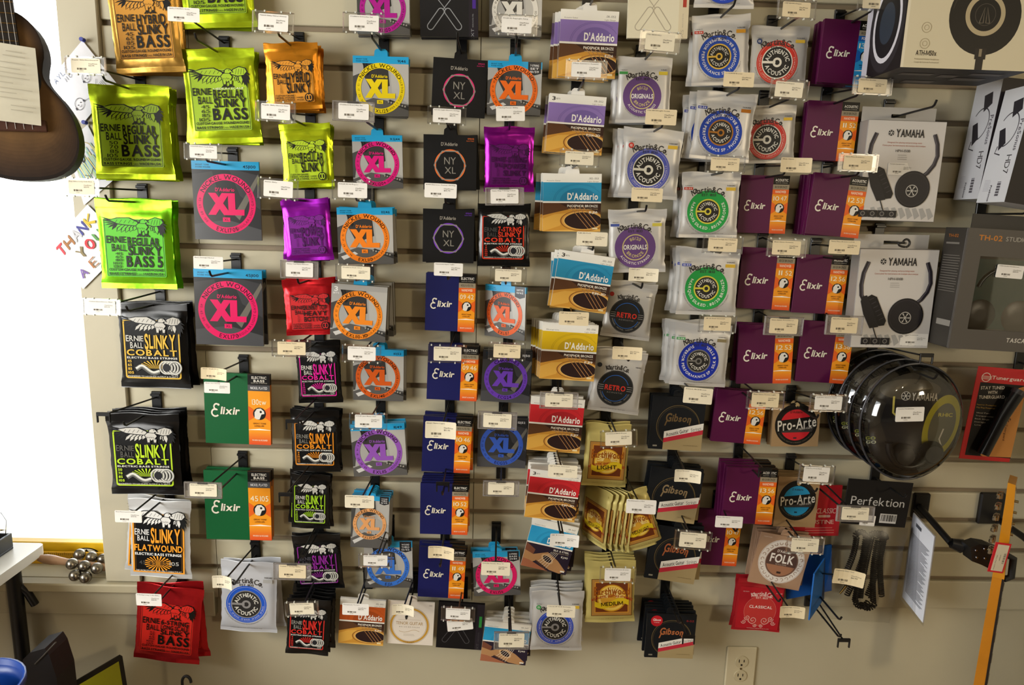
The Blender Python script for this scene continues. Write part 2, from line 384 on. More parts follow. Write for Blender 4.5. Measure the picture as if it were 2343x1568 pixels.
def art_cob(a, H, acc, bass, gauges, lines=('SLINKY',), ernie='#b9b6a8', sub=None, code='2732'):
    x0, x1, y0, y1 = .09, .88, .2*H, .885*H; w, h = x1-x0, y1-y0; X = lambda u: x0+w*u; Y = lambda v: y0+h*v
    a.rect(x0, y0, x1, y1, acc, .035); a.rect(x0+.02, y0+.02, x1-.02, y1-.02, '#0a0a0a', .03)
    eagle(a, X(-.05), Y(-.06), X(1.06), Y(.27), '#191919', '#c9c6bd')
    a.text('ERNIE', X(.05), Y(.27), X(.36), Y(.36), ernie, 1, wob=PSY); a.text('BALL', X(.12), Y(.385), X(.35), Y(.475), ernie, 1, wob=PSY)
    n = len(lines)
    for i, s in enumerate(lines): a.text(s, X(.38), Y(.255+i*.24/n), X(.93), Y(.255+(i+1)*.24/n-.02), acc, 2, wob=PSY)
    a.text('COBALT', X(.05), Y(.505), X(.95), Y(.6), acc, 2, gap=.12); a.text(sub or ('ELECTRIC BASS STRINGS' if bass else 'ELECTRIC GUITAR STRINGS'), X(.05), Y(.625), X(.95), Y(.655), '#dcdad2', 2)
    cx, cy = X(.55), Y(.82)
    for i in range(13):
        t = math.radians(182+i*14); a.poly([(cx, cy), (cx+.3*w*math.cos(t), cy+.145*h*math.sin(t)), (cx+.3*w*math.cos(t+.1), cy+.145*h*math.sin(t+.1))], acc)
    wave = [(X(.2+.035*i), Y(.86-.075*math.exp(-((i-3)/2.6)**2)+.04*math.exp(-((i-9)/2.5)**2))) for i in range(13)]
    a.line(wave, .085*w, '#5c5c58'); a.line([(x, y-.012*h) for x, y in wave], .045*w, '#b9b7ae'); a.line([(x, y-.018*h) for x, y in wave], .018*w, '#e9e7de')
    for i in range(4):
        a.ring(X(.74+.055*i), Y(.8), .085*w, .125*w, '#7d7c76', sy=1.05, n=28); a.ring(X(.735+.055*i), Y(.798), .1*w, .118*w, '#d6d4ca', sy=1.05, n=28)
    a.disc(X(.75), Y(.8), .07*w, '#26262a', 1.05)
    for i, s in enumerate(gauges): q = .26/len(gauges); a.text(s, X(.06), Y(.68+i*q), X(.16 if len(s) > 2 else .13), Y(.68+(i+.62)*q), acc, 2)
    a.text('ENGINEERED TO MAXIMIZE OUTPUT & CLARITY', X(.05), Y(.945), X(.95), Y(.97), '#c9c7bf', 1); a.text(code, X(.83), Y(.91), X(.95), Y(.932), '#c9c7bf', 2)
def art_flat(a, H):
    acc = '#f0a030'; x0, x1, y0, y1 = .07, .9, .17*H, .93*H; w, h = x1-x0, y1-y0; X = lambda u: x0+w*u; Y = lambda v: y0+h*v
    a.rect(x0, y0, x1, y1, acc); a.rect(x0+.025, y0+.025, x1-.025, y1-.025, '#0b0b0b'); a.frame(x0+.04, y0+.04, x1-.04, y1-.04, .008, '#6a4a18')
    eagle(a, X(-.05), Y(-.06), X(1.04), Y(.27), '#1c1c1c', '#e6e5e0')
    a.text('ERNIE', X(.05), Y(.26), X(.33), Y(.35), '#dcdad6', 1, wob=PSY); a.text('BALL', X(.1), Y(.37), X(.33), Y(.45), '#dcdad6', 1, wob=PSY)
    a.text('SLINKY', X(.36), Y(.25), X(.93), Y(.47), acc, 2, wob=PSY); a.text('FLATWOUND', X(.04), Y(.52), X(.97), Y(.62), acc, 2); a.text('ELECTRIC BASS STRINGS', X(.05), Y(.655), X(.95), Y(.695), '#eeeeea', 2)
    for i in range(22):
        t = math.radians(i*16.4); a.poly([(X(.5), Y(.83)), (X(.5)+.27*w*math.cos(t), Y(.83)+.13*h*math.sin(t)), (X(.5)+.27*w*math.cos(t+.13), Y(.83)+.13*h*math.sin(t+.13))], acc)
    a.text('45', X(.13), Y(.79), X(.25), Y(.85), '#4a4a48', 1); a.text('65', X(.33), Y(.79), X(.45), Y(.85), '#3c3020', 1); a.text('85', X(.54), Y(.79), X(.66), Y(.85), '#3c3020', 1); a.text('105', X(.72), Y(.79), X(.9), Y(.85), '#a9a8a2', 1)
    a.text("THE WORLD'S FIRST AND ONLY COBALT FLAT", X(.06), Y(.945), X(.95), Y(.97), '#cfcdc8', 1)
def art_xl(a, H, ring, code, side='REGULAR LIGHT GAUGE', gauge='10|46', top='NICKEL WOUND', dark=False, hdr=True, badge=None, three=False, ink='#2a1d10', nums='10 . 13 . 17 . 26 . 36 . 46', hdrc=None):
    hb = '#2aa0d4'
    if dark:
        a.rect(0, 0, 1, H, '#29292b'); a.poly([(0, .2), (.3, .15), (.55, H), (0, H)], '#3b3a3a'); a.poly([(.55, .1), (1, .2), (1, .7), (.7, .5)], '#39393c')
        a.poly([(.6, .78), (.98, .18), (1, .24), (.68, .86)], '#6c675d'); a.poly([(0, H*.8), (.5, H*.74), (1, H*.86), (1, H), (0, H)], '#4a4a4c')
    else:
        a.rect(0, 0, 1, H, '#a7a5a0'); a.poly([(.18, .1), (.62, .1), (.66, .5), (.34, .62), (.2, .35)], '#3c3a38'); a.poly([(0, .35), (.12, .3), (.04, H*.8), (0, H*.8)], '#4a4947')
        a.poly([(.66, .1), (1, .1), (1, .8), (.7, .62)], '#b5b2ab'); a.poly([(0, H*.83), (.36, H*.7), (1, H*.8), (1, H), (0, H)], '#5b5956')
        a.poly([(.05, H*.87), (.3, H*.78), (.36, H*.82), (.1, H*.93)], '#cfcdc8'); a.poly([(.66, H*.72), (1, H*.83), (1, H*.9), (.6, H*.77)], '#343331')
        for i in range(7): a.rect(.62+.05*i, H*(.745+.012*i), .65+.05*i, H*(.775+.012*i), '#97948d')
        a.poly([(.16, .1), (.2, .1), (.28, .32), (.26, .34)], '#2a2928'); a.poly([(.22, .1), (.25, .1), (.3, .3), (.28, .32)], '#2a2928')
    if hdr:
        a.rect(0, 0, 1, .125, '#2a2a2c' if hdrc else hb); a.text('BRIGHT TONE', .06, .045, .26, .065, '#123248', 1); a.text('ROUND WOUND', .06, .08, .28, .1, '#123248', 1)
        if gauge: a.text(gauge, .8 if len(gauge) < 6 else .76, .055, .95, .095, '#cfcfcf' if hdrc else '#16283a', 1)
        if badge:
            a.poly([(.74, .0), (.98, .0), (.98, .2), (.86, .235), (.74, .2)], '#26282c')
            for i, s in enumerate(badge): a.text(s, .78, .045+i*.055, .94, .08+i*.055, '#d8d8d8', 1)
    cx, cy, R = .49, H*.53+.01, .44
    if three: a.text('3', .05, .05, .12, .13, '#ecebe6', 2); a.text('SETS', .03, .15, .14, .18, '#ecebe6', 1)
    a.ring(cx, cy, R*.79, R, ring, n=64)
    a.arc(top, cx, cy, R*.895, 0, .066, ink, 1, stretch=1.1); a.arc(code, cx, cy, R*.895, 180, .058, ink, 1, flip=True)
    a.arc(side, cx, cy, R*.895, 113 if len(side) > 12 else 120, .036, ink, 0, gap=.2, flip=True); a.arc(nums, cx, cy, R*.895, -105, .034, ink, 0, gap=.2, flip=True)
    a.text("D'Addario", cx-.155, cy-.235, cx+.13, cy-.185, ring, 2)
    l, r_, t, b = cx-.275, cx+.055, cy-.16, cy+.165; q = .115
    a.poly([(l+.01, t), (l+.01+q, t), (r_+.02, b), (r_+.02-q, b)], ring); a.poly([(r_-q, t), (r_, t), (l+q, b), (l, b)], ring); a.poly([(cx+.03, t), (cx+.135, t), (cx+.135, b-.085), (cx+.27, b-.085), (cx+.265, b), (cx+.03, b)], ring)
    a.rect(cx-.06, cy+.2, cx+.05, cy+.265, ring); a.text('XL', cx-.04, cy+.215, cx+.03, cy+.25, ink, 1)
def art_elx(a, H, body, gauge, kind='ELECTRIC', stripe='o', second='NANOWEB'):
    a.rect(0, 0, 1, H, body); s0 = .665
    o1, o2, o3 = ('#f29a1e', '#e8641e', '#e04a22') if stripe == 'o' else ('#2a93cf', '#1d5fae', '#1b77c0')
    a.rect(s0, 0, 1, H, o1)
    for i in range(8): a.rect(s0, H*(.8+.025*i), 1, H*(.825+.025*i+.001), tuple(np.array(lin(o1))[:3]**(1/2.2)*(1-i/8)+np.array(lin(o3))[:3]**(1/2.2)*i/8) if stripe == 'o' else o1)
    a.rect(s0, 0, 1, H*.15, '#120f0d')
    if kind == 'BASS': a.text('ELECTRIC', s0+.06, H*.03, .95, H*.065, '#efebe0', 1); a.text('BASS', s0+.09, H*.078, .92, H*.108, '#efebe0', 2)
    else: a.text(kind, s0+.04, H*.055, .97, H*.095, '#efebe0', 2)
    a.text('GUITAR STRINGS', s0+.05, H*.115, .96, H*.13, '#b9b3a5', 0)
    a.rect(s0, H*.15, 1, H*.235, '#9b8f77' if kind != 'BASS' else '#4c4c4e'); a.text('NICKEL PLATED STEEL' if kind == 'ELECTRIC' else '80/20 BRONZE' if kind == 'ACOUSTIC' else 'NICKEL PLATED', s0+.04, H*.175, .96, H*.21, '#3a3024' if kind != 'BASS' else '#e0e0e0', 1)
    if kind != 'BASS': a.rect(s0, H*.235, 1, H*.32, o2); a.text(second, s0+.06, H*.255, .94, H*.295, '#f5e6cc', 1)
    if ' ' in gauge:
        p, q = gauge.split(' '); a.text(p, s0+.03, H*.352, s0+.15, H*.428, '#fbeecb', 0); a.text(q, s0+.18, H*.352, .97, H*.428, '#fbeecb', 0)
    else: a.text(gauge, s0+.06, H*.352, .94, H*.428, '#fbeecb', 0)
    for sx in (s0, 1.0): a.poly([(sx, H*.45), (sx, H*.66), (s0+.1675, H*.555)], o2)
    cx, cy = s0+.17, H*.555
    a.disc(cx, cy, .098, '#141414'); a.poly([(cx-.075, cy+.07), (cx-.075, cy-.02), (cx-.04, cy-.075), (cx+.02, cy-.085), (cx+.07, cy-.04), (cx+.075, cy+.0), (cx+.03, cy+.01), (cx+.015, cy+.05), (cx+.0, cy+.09), (cx-.04, cy+.09)], '#e4dfd4'); a.disc(cx+.02, cy-.03, .018, '#141414')
    a.text('GREAT TONE', s0+.07, H*.685, .93, H*.705, '#7a4410' if stripe == 'o' else '#0e2c58', 1); a.text('LONG LIFE', s0+.09, H*.72, .9, H*.74, '#7a4410' if stripe == 'o' else '#0e2c58', 1)
    a.poly([(s0, H*.785), (s0+.1675, H*.768), (1, H*.785), (1, H*.79), (s0, H*.79)], '#fff4e0')
    a.text('BRIGHT & SMOOTH' if kind == 'ELECTRIC' else 'WARM & ROUND', s0+.05, H*.925, .95, H*.945, '#ffe9d0', 1)
    e = '#e9e2cf'; a.ring(.185, H*.475, .028, .05, e, 75, 300, n=20, sy=1.15); a.ring(.165, H*.56, .042, .066, e, 40, 285, n=24, sy=1.05); a.line([(.2, H*.518), (.15, H*.515)], .02, e); a.disc(.215, H*.445, .018, e, n=12)
    a.text('lixir', .24, H*.475, .53, H*.575, e, 2, .16, gap=.06)
def art_ny(a, H, ring):
    a.rect(0, 0, 1, H, '#100f0f'); cx, cy = .5, .56; g = '#8a857a'
    a.ring(cx, cy, .265, .295, ring); P = [(cx+.3*math.cos(math.radians(60*i)), cy+.3*math.sin(math.radians(60*i))) for i in range(6)]
    for i in range(6): a.line([P[i], P[(i+1) % 6]], .02, g)
    a.text('NY', cx-.11, cy-.15, cx+.11, cy-.02, g, 0); a.text('XL', cx-.1, cy+.03, cx+.11, cy+.15, g, 0)
    a.text("D'Addario", .33, .14, .64, .2, '#a39c8f', 1); a.text('09|42', .83, .055, .95, .08, ring, 0); a.text('ELECTRIC', .81, .1, .95, .115, ring, 0)
def art_ej(a, H, band, dkband, code, gauge='.012-.053', three=False, style='phos', hdr='Acoustic Guitar'):
    a.rect(0, 0, 1, H, '#f0ece0'); v0, v1, v2 = .15*H, .475*H, .505*H
    a.text(gauge, .78, .065*H, .95, .095*H, '#6a6459', 0); a.text('Light Gauge', .76, .12*H, .95, .14*H, '#8a8478', 0)
    if three: a.text('3', .05, .05*H, .11, .11*H, '#3a3630', 2); a.text('SETS', .12, .07*H, .19, .095*H, '#3a3630', 0)
    else: a.text(hdr, .06, .11*H, .3, .13*H, '#8a8478', 0)
    a.rect(0, v0, 1, v1, band); q = (v1-v0-.012)/.45; a.ring(.62, v1, .41, .42, dkband, 180, 330, sy=q); a.ring(.62, v1, .435, .445, dkband, 180, 310, sy=q)
    a.poly([(.62+.33*math.cos(math.radians(180+i*9)), v1+.33*math.sin(math.radians(180+i*9))*q) for i in range(21)], dkband)
    a.text("D'Addario", .42, .335*H, .945, .445*H, '#f7f4ea', 2); a.rect(0, v1, 1, v2, '#f2eee2')
    if style == 'phos':
        a.rect(0, v2, 1, H, '#c98f35'); a.poly([(0, v2), (1, v2), (1, .7*H), (.85, .62*H), (.5, .6*H), (.25, .66*H), (0, .72*H)], '#5b3a22'); a.poly([(.28, v2), (1, v2), (1, .66*H), (.7, .6*H), (.45, .6*H)], '#3b241a')
        a.poly([(0, .78*H), (.2, .7*H), (.4, .68*H), (.3, .9*H), (0, H)], '#d9a548'); a.poly([(0, H), (.4, .97*H), (1, .96*H), (1, H)], '#e0ae55')
        cx, cy = .7, .81*H
        a.disc(cx, cy, .4, '#8f5a24', .45, clip=(0, 0, 1, H)); a.disc(cx, cy, .375, '#d49c45', .45, clip=(0, 0, 1, H)); a.disc(cx, cy, .34, '#e6bc70', .44, clip=(0, 0, 1, H)); a.disc(cx, cy, .325, '#2c1a18', .44, clip=(0, 0, 1, H))
        for i in range(4): x = .46+.075*i; a.line([(x, .56*H), (min(x+.33, 1), (.95 if x+.33 <= 1 else .92)*H)], .012, '#a9784a')
        a.text('PHOSPHOR BRONZE', .42, .535*H, .945, .575*H, '#f2ecdc', 1); a.text('WARM, BRIGHT & BALANCED TONE', .44, .6*H, .945, .615*H, '#cbb894', 0); a.text(code, .8 if len(code) < 5 else .7, .645*H, .945, .68*H, '#f2ecdc', 1)
    else:
        a.rect(0, v2, 1, H, '#2a2130'); a.poly([(0, .62*H), (.2, .72*H), (.5, .62*H), (.75, .75*H), (.97, .93*H), (.85, H), (.62, .97*H), (.3, .83*H), (0, H)], '#b98a5c'); a.poly([(0, v2), (.22, .62*H), (.2, .72*H), (0, .66*H)], '#7a4a36'); a.poly([(0, .83*H), (.15, .85*H), (.6, H), (0, H)], '#a8684a')
        a.disc(.52, .76*H, .15, '#d8b080', .55, rot=28); a.disc(.52, .76*H, .11, '#2a1a1c', .55, rot=28)
        for i in range(5): a.line([(.34+.05*i, .84*H+.03*i), (.58+.035*i, .6*H)], .008, '#e6dccb')
        a.line([(.28, .83*H), (.56, .99*H)], .02, '#5a3a30')
        a.text('SILK & STEEL', .6, .535*H, .945, .57*H, '#f2ecdc', 1); a.text('WARM, MELLOW TONE', .6, .59*H, .945, .605*H, '#cbb894', 0); a.text(code, .8, .64*H, .945, .675*H, '#f2ecdc', 1)
    a.rect(.86, .93*H, .95, .96*H, '#f0ece0' if style != 'phos' else '#e9d6a8')
def martin_name(a, y, c, w=.47, cx=.465):
    a.arc('Martin&Co.', cx, y+.66, .62, 0, .096, c, 1, gap=.06, stretch=.86*w/.47); a.ring(cx-w*.5, y+.07, .025, .04, c, n=20); a.ring(cx+w*.48, y+.1, .012, .022, c, n=16)
    a.text('EST. 1833', cx-.12, y+.11, cx+.12, y+.15, c, 1)
def art_mar(a, H, ring, inner, text=None, left='LIGHT', leftc='#c0392b', right='#d9b23a', thin=False, ringtext='LIFESPAN 2.0 . LIFESPAN 2.0 . LIFESPAN 2.0 . LIFESPAN 2.0 .', sub=True):
    cx, cy = .465, .595*H; dk = '#2e2c2a'
    if thin:
        a.disc(cx, cy, .352, ring); a.ring(cx, cy, .325, .328, '#d8cfc4'); a.arc(ringtext, cx, cy, .296, 180, .026, '#e6ddd0', 0, flip=True, gap=.2); a.disc(cx, cy, .265, inner); a.disc(cx, cy, .248, dk); r = .248
    else:
        a.disc(cx, cy, .352, ring); a.disc(cx, cy, .208, inner); a.disc(cx, cy, .186, dk); r = .186
        a.arc(text or '', cx, cy, .278, 180, .046, '#e9e6dc', 1, flip=True, gap=.16)
    k = r/.178; lt = '#dedbd0'
    a.arc('AUTHENTIC', cx, cy, .128*k, 0, .048*k, lt, 2, stretch=.85); a.arc('ACOUSTIC', cx, cy, .128*k, 180, .048*k, lt, 2, flip=True, stretch=.85)
    a.rect(cx-.18*k, cy-.014*k, cx-.03, cy+.014*k, inner); a.ring(cx, cy, .03*k, .056*k, inner, n=28)
    martin_name(a, .225*H, '#3a3634')
    if thin: a.text(left, .1, .2*H, .2, .215*H, '#444', 0); a.disc(.14, .26*H, .045, leftc); a.text('12', .12, .245*H, .16, .275*H, '#efe9e0', 1)
    else: a.text(left, .06, .2*H, .18, .215*H, '#444', 0); a.rect(.04, .23*H, .19, .27*H, leftc); a.text('12-54', .06, .24*H, .17, .26*H, '#f0ece4', 1)
    a.text('MA140', .77, .19*H, .9, .21*H, '#444', 1); a.rect(.75, .225*H, .91, .275*H, right)
    if sub: a.arc('RICH BODY & TONE, PRODUCTION WITH INCREASED TONAL STABILITY', cx, cy, .38, 180, .018, '#5a5650', 0, flip=True, gap=.2)
    a.text('SUPERIOR PERFORMANCE WITH AUTHENTIC TONE', .2, .925*H, .75, .935*H, '#5a5650', 0)
def art_orig(a, H, leftc, right):
    cx, cy = .465, .6*H; pu = '#6a4a80'; g = '#cdbf7a'
    a.disc(cx, cy, .35, pu); a.ring(cx, cy, .205, .222, g); a.arc('80/20', cx, cy, .15, 0, .05, g, 1); a.arc('BRONZE', cx, cy, .15, 180, .05, g, 1, flip=True); a.text('ORIGINALS', cx-.2, cy-.04, cx+.2, cy+.035, '#efece4', 2); a.arc('ACOUSTIC STRINGS', cx, cy, .275, 180, .04, '#e2dcd0', 1, flip=True)
    martin_name(a, .225*H, '#3a3634'); a.rect(.04, .23*H, .19, .27*H, leftc); a.text('MEDIUM', .06, .2*H, .18, .215*H, '#444', 0); a.rect(.75, .225*H, .91, .275*H, right); a.text('M140', .79, .19*H, .89, .21*H, '#444', 1)
    a.arc('THE CLASSIC TONE FOR TRADITIONAL TONE & FEEL', cx, cy, .365, 180, .018, '#5a5650', 0, flip=True, gap=.2)
def art_retro(a, H, dotc):
    cx, cy = .47, .6*H; dk = '#242424'
    a.disc(cx, cy, .35, dk); a.ring(cx, cy, .335, .343, '#55534e'); a.ring(cx, cy, .248, .26, '#2d5fa8', 20, 160); a.ring(cx, cy, .248, .26, '#2d5fa8', 200, 340)
    a.text('RETRO', cx-.2, cy-.055, cx+.2, cy+.04, '#c8372a', 2, gap=.06); a.text('ACOUSTIC', cx-.15, cy+.075, cx+.15, cy+.1, '#8d8a84', 0, gap=.25)
    for k in range(3):
        for s in (-1, 1): a.rect(cx+s*.325, cy-.05+.04*k, cx+s*.225, cy-.044+.04*k, '#b9b6ae')
    a.arc('MONEL . NICKEL . MONEL . NICKEL', cx, cy, .29, 180, .028, '#9a968e', 0, flip=True, gap=.2); martin_name(a, .225*H, '#35322f', .36)
    a.disc(.11, .25*H, .045, dotc); a.text('MM12', .8, .22*H, .9, .24*H, '#444', 1); a.text('DISCOVER YOUR GUITAR\'S TRUE VOICE', .25, .93*H, .72, .943*H, '#5a5650', 0)
def art_ew(a, H, name, banner):
    x0, x1, y0, y1 = .12, .93, .28*H, .88*H; w, h = x1-x0, y1-y0; X = lambda u: x0+w*u; Y = lambda v: y0+h*v
    a.rect(x0, y0, x1, y1, '#a97a3a'); a.frame(x0, y0, x1, y1, .012, '#5a3514'); a.rect(X(.08), Y(.08), X(.92), Y(.92), '#6b3418'); a.frame(X(.08), Y(.08), X(.92), Y(.92), .02, '#c88a2c')
    a.disc(X(.5), Y(.52), .36*w, '#c8901f', 1.0); a.disc(X(.5), Y(.52), .33*w, '#e8c55a'); a.disc(X(.5), Y(.5), .28*w, '#d29a30')
    for i in range(15):
        t = math.radians(180+i*12.8); a.line([(X(.5)+.1*w*math.cos(t), Y(.5)+.1*w*math.sin(t)), (X(.5)+.27*w*math.cos(t), Y(.5)+.27*w*math.sin(t))], .02*w, '#f0dd96')
    a.text('Earthwood', X(.06), Y(.25), X(.94), Y(.42), '#9a5214', 2, wob=[(1.3, .1), (1, 0), (.9, 0), (1, 0), (1.1, 0)])
    a.arc('ACOUSTIC GUITAR STRINGS', X(.5), Y(1.75), 1.27*w, 0, .06*w, '#a02818', 2, stretch=.8)
    a.poly([X and (X(.08+.84*i/10), Y(.74+.07*math.sin(i/10*6.2)-.02*i/10)) for i in range(11)] + [(X(.92-.84*i/10), Y(.6+.07*math.sin((1-i/10)*6.2)-.02*(1-i/10))) for i in range(11)], '#d8b820')
    a.text(banner, X(.24), Y(.62), X(.78), Y(.72), '#3a2208', 2, rot=-4)
    a.text('11 15 24 32 42 52', x0+.1, .915*H, x1-.1, .935*H, '#a8985a', 0)
def art_gib(a, H, gc='#a8713a', dot=False, faint=False, band='#c33040'):
    a.rect(0, 0, 1, H, '#14171b'); a.ring(.52, .55*H, .40, .408, '#77643c'); a.ring(.53, .56*H, .385, .39, '#5e5030')
    a.text('Gibson', .27, .33*H, .75, .46*H, gc, 2, .15, wob=[(1.15, .05), (.95, 0), (1.05, 0), (.9, 0), (.9, 0), (1.0, .1)]); a.line([(.3, .46*H), (.27, .55*H)], .025, gc); a.line([(.74, .42*H), (.73, .52*H)], .025, gc)
    a.poly([(.27, .66*H), (1, .47*H), (1, H), (.27, H)], '#a8946a'); a.poly([(.27, .66*H), (1, .47*H), (1, .595*H), (.27, .785*H)], '#ece8de'); a.poly([(.27, .785*H), (1, .595*H), (1, .68*H), (.27, .87*H)], band)
    r = math.degrees(math.atan2(-.19*H, .73)); a.text('Acoustic Guitar', .3, .635*H, .73, .7*H, '#3a3634', 1, .15, rot=r); a.text('Strings', .765, .557*H, .96, .62*H, '#6a6660', 0, .15, rot=r)
    a.text('PHOSPHOR BRONZE', .66, .9*H, .93, .915*H, '#6a5a3a', 0); a.rect(.08, .92*H, .16, .95*H, '#8a8474')
    if dot: a.disc(.19, .16*H, .12, '#c4202a'); a.text('Gibson', .11, .11*H, .27, .16*H, '#f0e6e0', 1, .15); a.text('TONE', .13, .19*H, .25, .205*H, '#f0e6e0', 0); a.text('11-52', .8, .12*H, .95, .16*H, '#8a2a2c', 1)
def art_pro(a, H, c, low):
    a.rect(0, 0, 1, H, '#a4865f'); cx, cy = .5, .47*H; a.disc(cx, cy, .45, '#141210', 1.02 if H < 1.05 else 1.12); a.disc(cx, cy+.01, .335, c, 1.02 if H < 1.05 else 1.12)
    a.poly([(.1, cy-.08), (.93, cy-.19), (.95, cy+.06), (.14, cy+.16)], '#141210'); a.poly([(.2, cy+.15), (.9, cy+.02), (.84, cy+.16), (.2, cy+.18)], '#3a3633')
    a.text('Pro-Arte', .1, cy-.13, .92, cy+.09, '#d9d2c2', 1, .1, rot=-8); a.text("D'Addario", .36, cy-.3, .62, cy-.25, '#2a1210', 1); a.text(low, .56, cy+.06, .84, cy+.1, '#e6dccb', 0, .2, rot=-8); a.disc(cx, cy-.42, .045, '#b8a072')
    a.rect(.46, cy+.28, .53, cy+.31, '#20242c'); a.arc('CLASSICAL GUITAR STRINGS . MADE IN USA', cx, cy, .4, 180, .025, '#7a705e', 0, flip=True, gap=.2)
def art_folk(a, H):
    a.rect(0, 0, 1, H, '#b08e72'); cx, cy = .52, .5*H; a.disc(cx, cy, .44, '#e9e2da'); a.ring(cx, cy, .425, .43, '#8a6a56')
    for i in range(24): t = 2*math.pi*i/24; a.ring(cx+.37*math.cos(t), cy+.37*math.sin(t), .022, .034, '#a88d7a', 0, 250, n=10, rot=i*40)
    a.disc(cx, cy, .31, '#8a6a58'); a.disc(cx, cy, .295, '#5c443c'); a.poly([(cx-.28, cy+.08), (cx+.28, cy+.08)] + [(cx+.285*math.cos(t), cy+.285*math.sin(t)) for t in np.linspace(.29, math.pi-.29, 14)], '#a8775a')
    a.text("D'Addario", cx-.13, cy-.23, cx+.13, cy-.18, '#efe8df', 1); a.text('FOLK', cx-.23, cy-.14, cx+.23, cy+.02, '#f4eee6', 2); a.text('NYLON', cx-.1, cy+.045, cx+.1, cy+.07, '#d8c8ba', 0, gap=.2); a.text('MADE IN USA', .06, .06, .22, .075, '#e9dccc', 0); a.rect(cx-.04, cy+.2, cx+.04, cy+.24, '#3a2a24')
def art_clas(a, H):
    a.rect(.06, .16*H, .94, .95*H, '#b5202a'); a.disc(.52, .6*H, .33, '#c23a36', n=48); a.ring(.52, .6*H, .325, .33, '#d88a80'); martin_name(a, .24*H, '#e9c9c0', .36, .52)
    a.text('CLASSICAL', .29, .5*H, .76, .55*H, '#f2e2da', 1); a.text('HIGH TENSION', .12, .24*H, .24, .255*H, '#e9c9c0', 0); a.text('M160', .8, .24*H, .92, .26*H, '#e9c9c0', 0)
    for s in (-1, 1):
        for r, x, y in ((.09, .12, .78), (.06, .24, .74), (.05, .3, .82), (.04, .06, .88)):
            P = [(.52+s*(x+r*(1-i/26)*math.cos(i*.42)), y*H+r*(1-i/26)*math.sin(i*.42)) for i in range(24)]; a.line(P, .012, '#e8b8ae')
    a.text('TRADITIONAL STRINGS FOR ALL PLAYERS', .3, .93*H, .76, .943*H, '#e9c9c0', 0)
def art_aug(a, H):
    a.rect(0, 0, 1, H, '#c4262e'); a.text('AUGUSTINE', .12, .68*H, .88, .76*H, '#ecc9b8', 0); a.text('CLASSIC', .5, .45*H, .9, .55*H, '#ecc9b8', 0, .2); a.greek(.3, .83*H, .9, 3, .05*H, .014, '#d88a7c'); a.rect(.55, .58*H, .8, .63*H, '#e0b4a0', .02)
def art_tenor(a, H):
    a.rect(0, 0, 1, H, '#e8ddce'); cx, cy = .48, .56*H; a.ring(cx, cy, .375, .42, '#c8983c'); a.ring(cx, cy, .43, .435, '#6a5a48'); a.ring(cx, cy, .36, .364, '#4a3c58'); a.text('TENOR GUITAR', cx-.29, cy-.09, cx+.29, cy-.02, '#a8823e', 0); a.text('80/20 BRONZE', cx-.22, cy+.02, cx+.22, cy+.045, '#8a7a64', 0, gap=.3)
    a.line([(cx-.24, cy-.14), (cx+.24, cy-.14)], .005, '#b09a78'); P = [(cx-.22+.44*i/16, cy+.13+.03*math.sin(i/16*6.3)) for i in range(17)]; a.line(P, .008, '#b8985e'); a.greek(cx-.12, cy+.2, cx+.12, 2, .03, .008, '#b8ac98'); a.text("D'ADDARIO", cx-.1, cy-.25, cx+.1, cy-.22, '#5a4a3c', 0); a.arc('LOOP ENDS', cx, cy, .398, 180, .03, '#7a5a28', 0, flip=True); a.text('.010', .87, .06, .95, .085, '#9a8f80', 0)
def art_xt(a, H, body, wire, acc, word='XT'):
    a.rect(0, 0, 1, H, body); a.rect(.84, 0, 1, H, '#241f26' if body[1] < '8' else '#dccfae')
    a.rect(.9, .26*H, .96, .5*H, acc); a.text(word, .84, .9*H, .97, .95*H, wire, 0, rot=-90); a.text('NICKEL PLATED STEEL', .8, .7*H, 1.02, .72*H, wire, 0, rot=-90)
    for s in (-1, 1):
        A, B = np.array([.42+s*.06, .56*H]), np.array([.42+s*.24, .82*H]); dv = (B-A)/np.linalg.norm(B-A); t0 = math.atan2(dv[1], dv[0])
        P = [tuple(B+.055*np.array([math.cos(q), math.sin(q)])) for q in np.linspace(t0-1.57, t0+1.57, 12)] + [tuple(A+.055*np.array([math.cos(q), math.sin(q)])) for q in np.linspace(t0+1.57, t0+4.71, 12)]
        a.line(P + [P[0]], .014, wire)
        a.line([(.42+s*.03, .53*H), (.42-s*.3, .1*H)], .012, wire)
# ------------------------------------------------------------------ the setting
BEIGE = '#beb599'
XWIN = float((BP(150, 0, 0)[0] + BP(245, 1330, 0)[0])/2)          # right edge of the window opening
XPOST = float((BP(262, 453, 0)[0] + BP(327, 1326, 0)[0])/2)       # where the slat board starts
ZSILL = float(BP(247, 1328, 0)[2])
WY0, WY1 = .012, .17                                              # front and back of the wall
def struct(name, mb, parent=None, label=None): return mb.build(name, parent, kind='structure', label=label)
b = MB()
b.box((XWIN, WY0, 0), (4.5, WY1, 2.7), BEIGE, 'paint'); b.box((-2.3, WY0, 0), (XWIN, WY1, ZSILL), BEIGE, 'paint'); b.box((-2.3, WY0, 2.35), (XWIN, WY1, 2.7), BEIGE, 'paint'); b.box((-2.3, WY0, ZSILL), (-2.1, WY1, 2.35), BEIGE, 'paint')
struct('wall_back', b, label='beige painted wall behind and below the slat board')
b = MB(); b.box((4.5, -6.2, 0), (4.6, WY1, 2.7), '#8a7c62', 'paint'); struct('wall_right', b)
b = MB(); b.box((1.66, -1.05, 0), (1.74, -.0005, 2.7), '#b3a789', 'paint'); struct('added_shade_partition', b, label='unseen partition added to shade the right end of the slat board')  # partition added out of view to block light from the board's right end
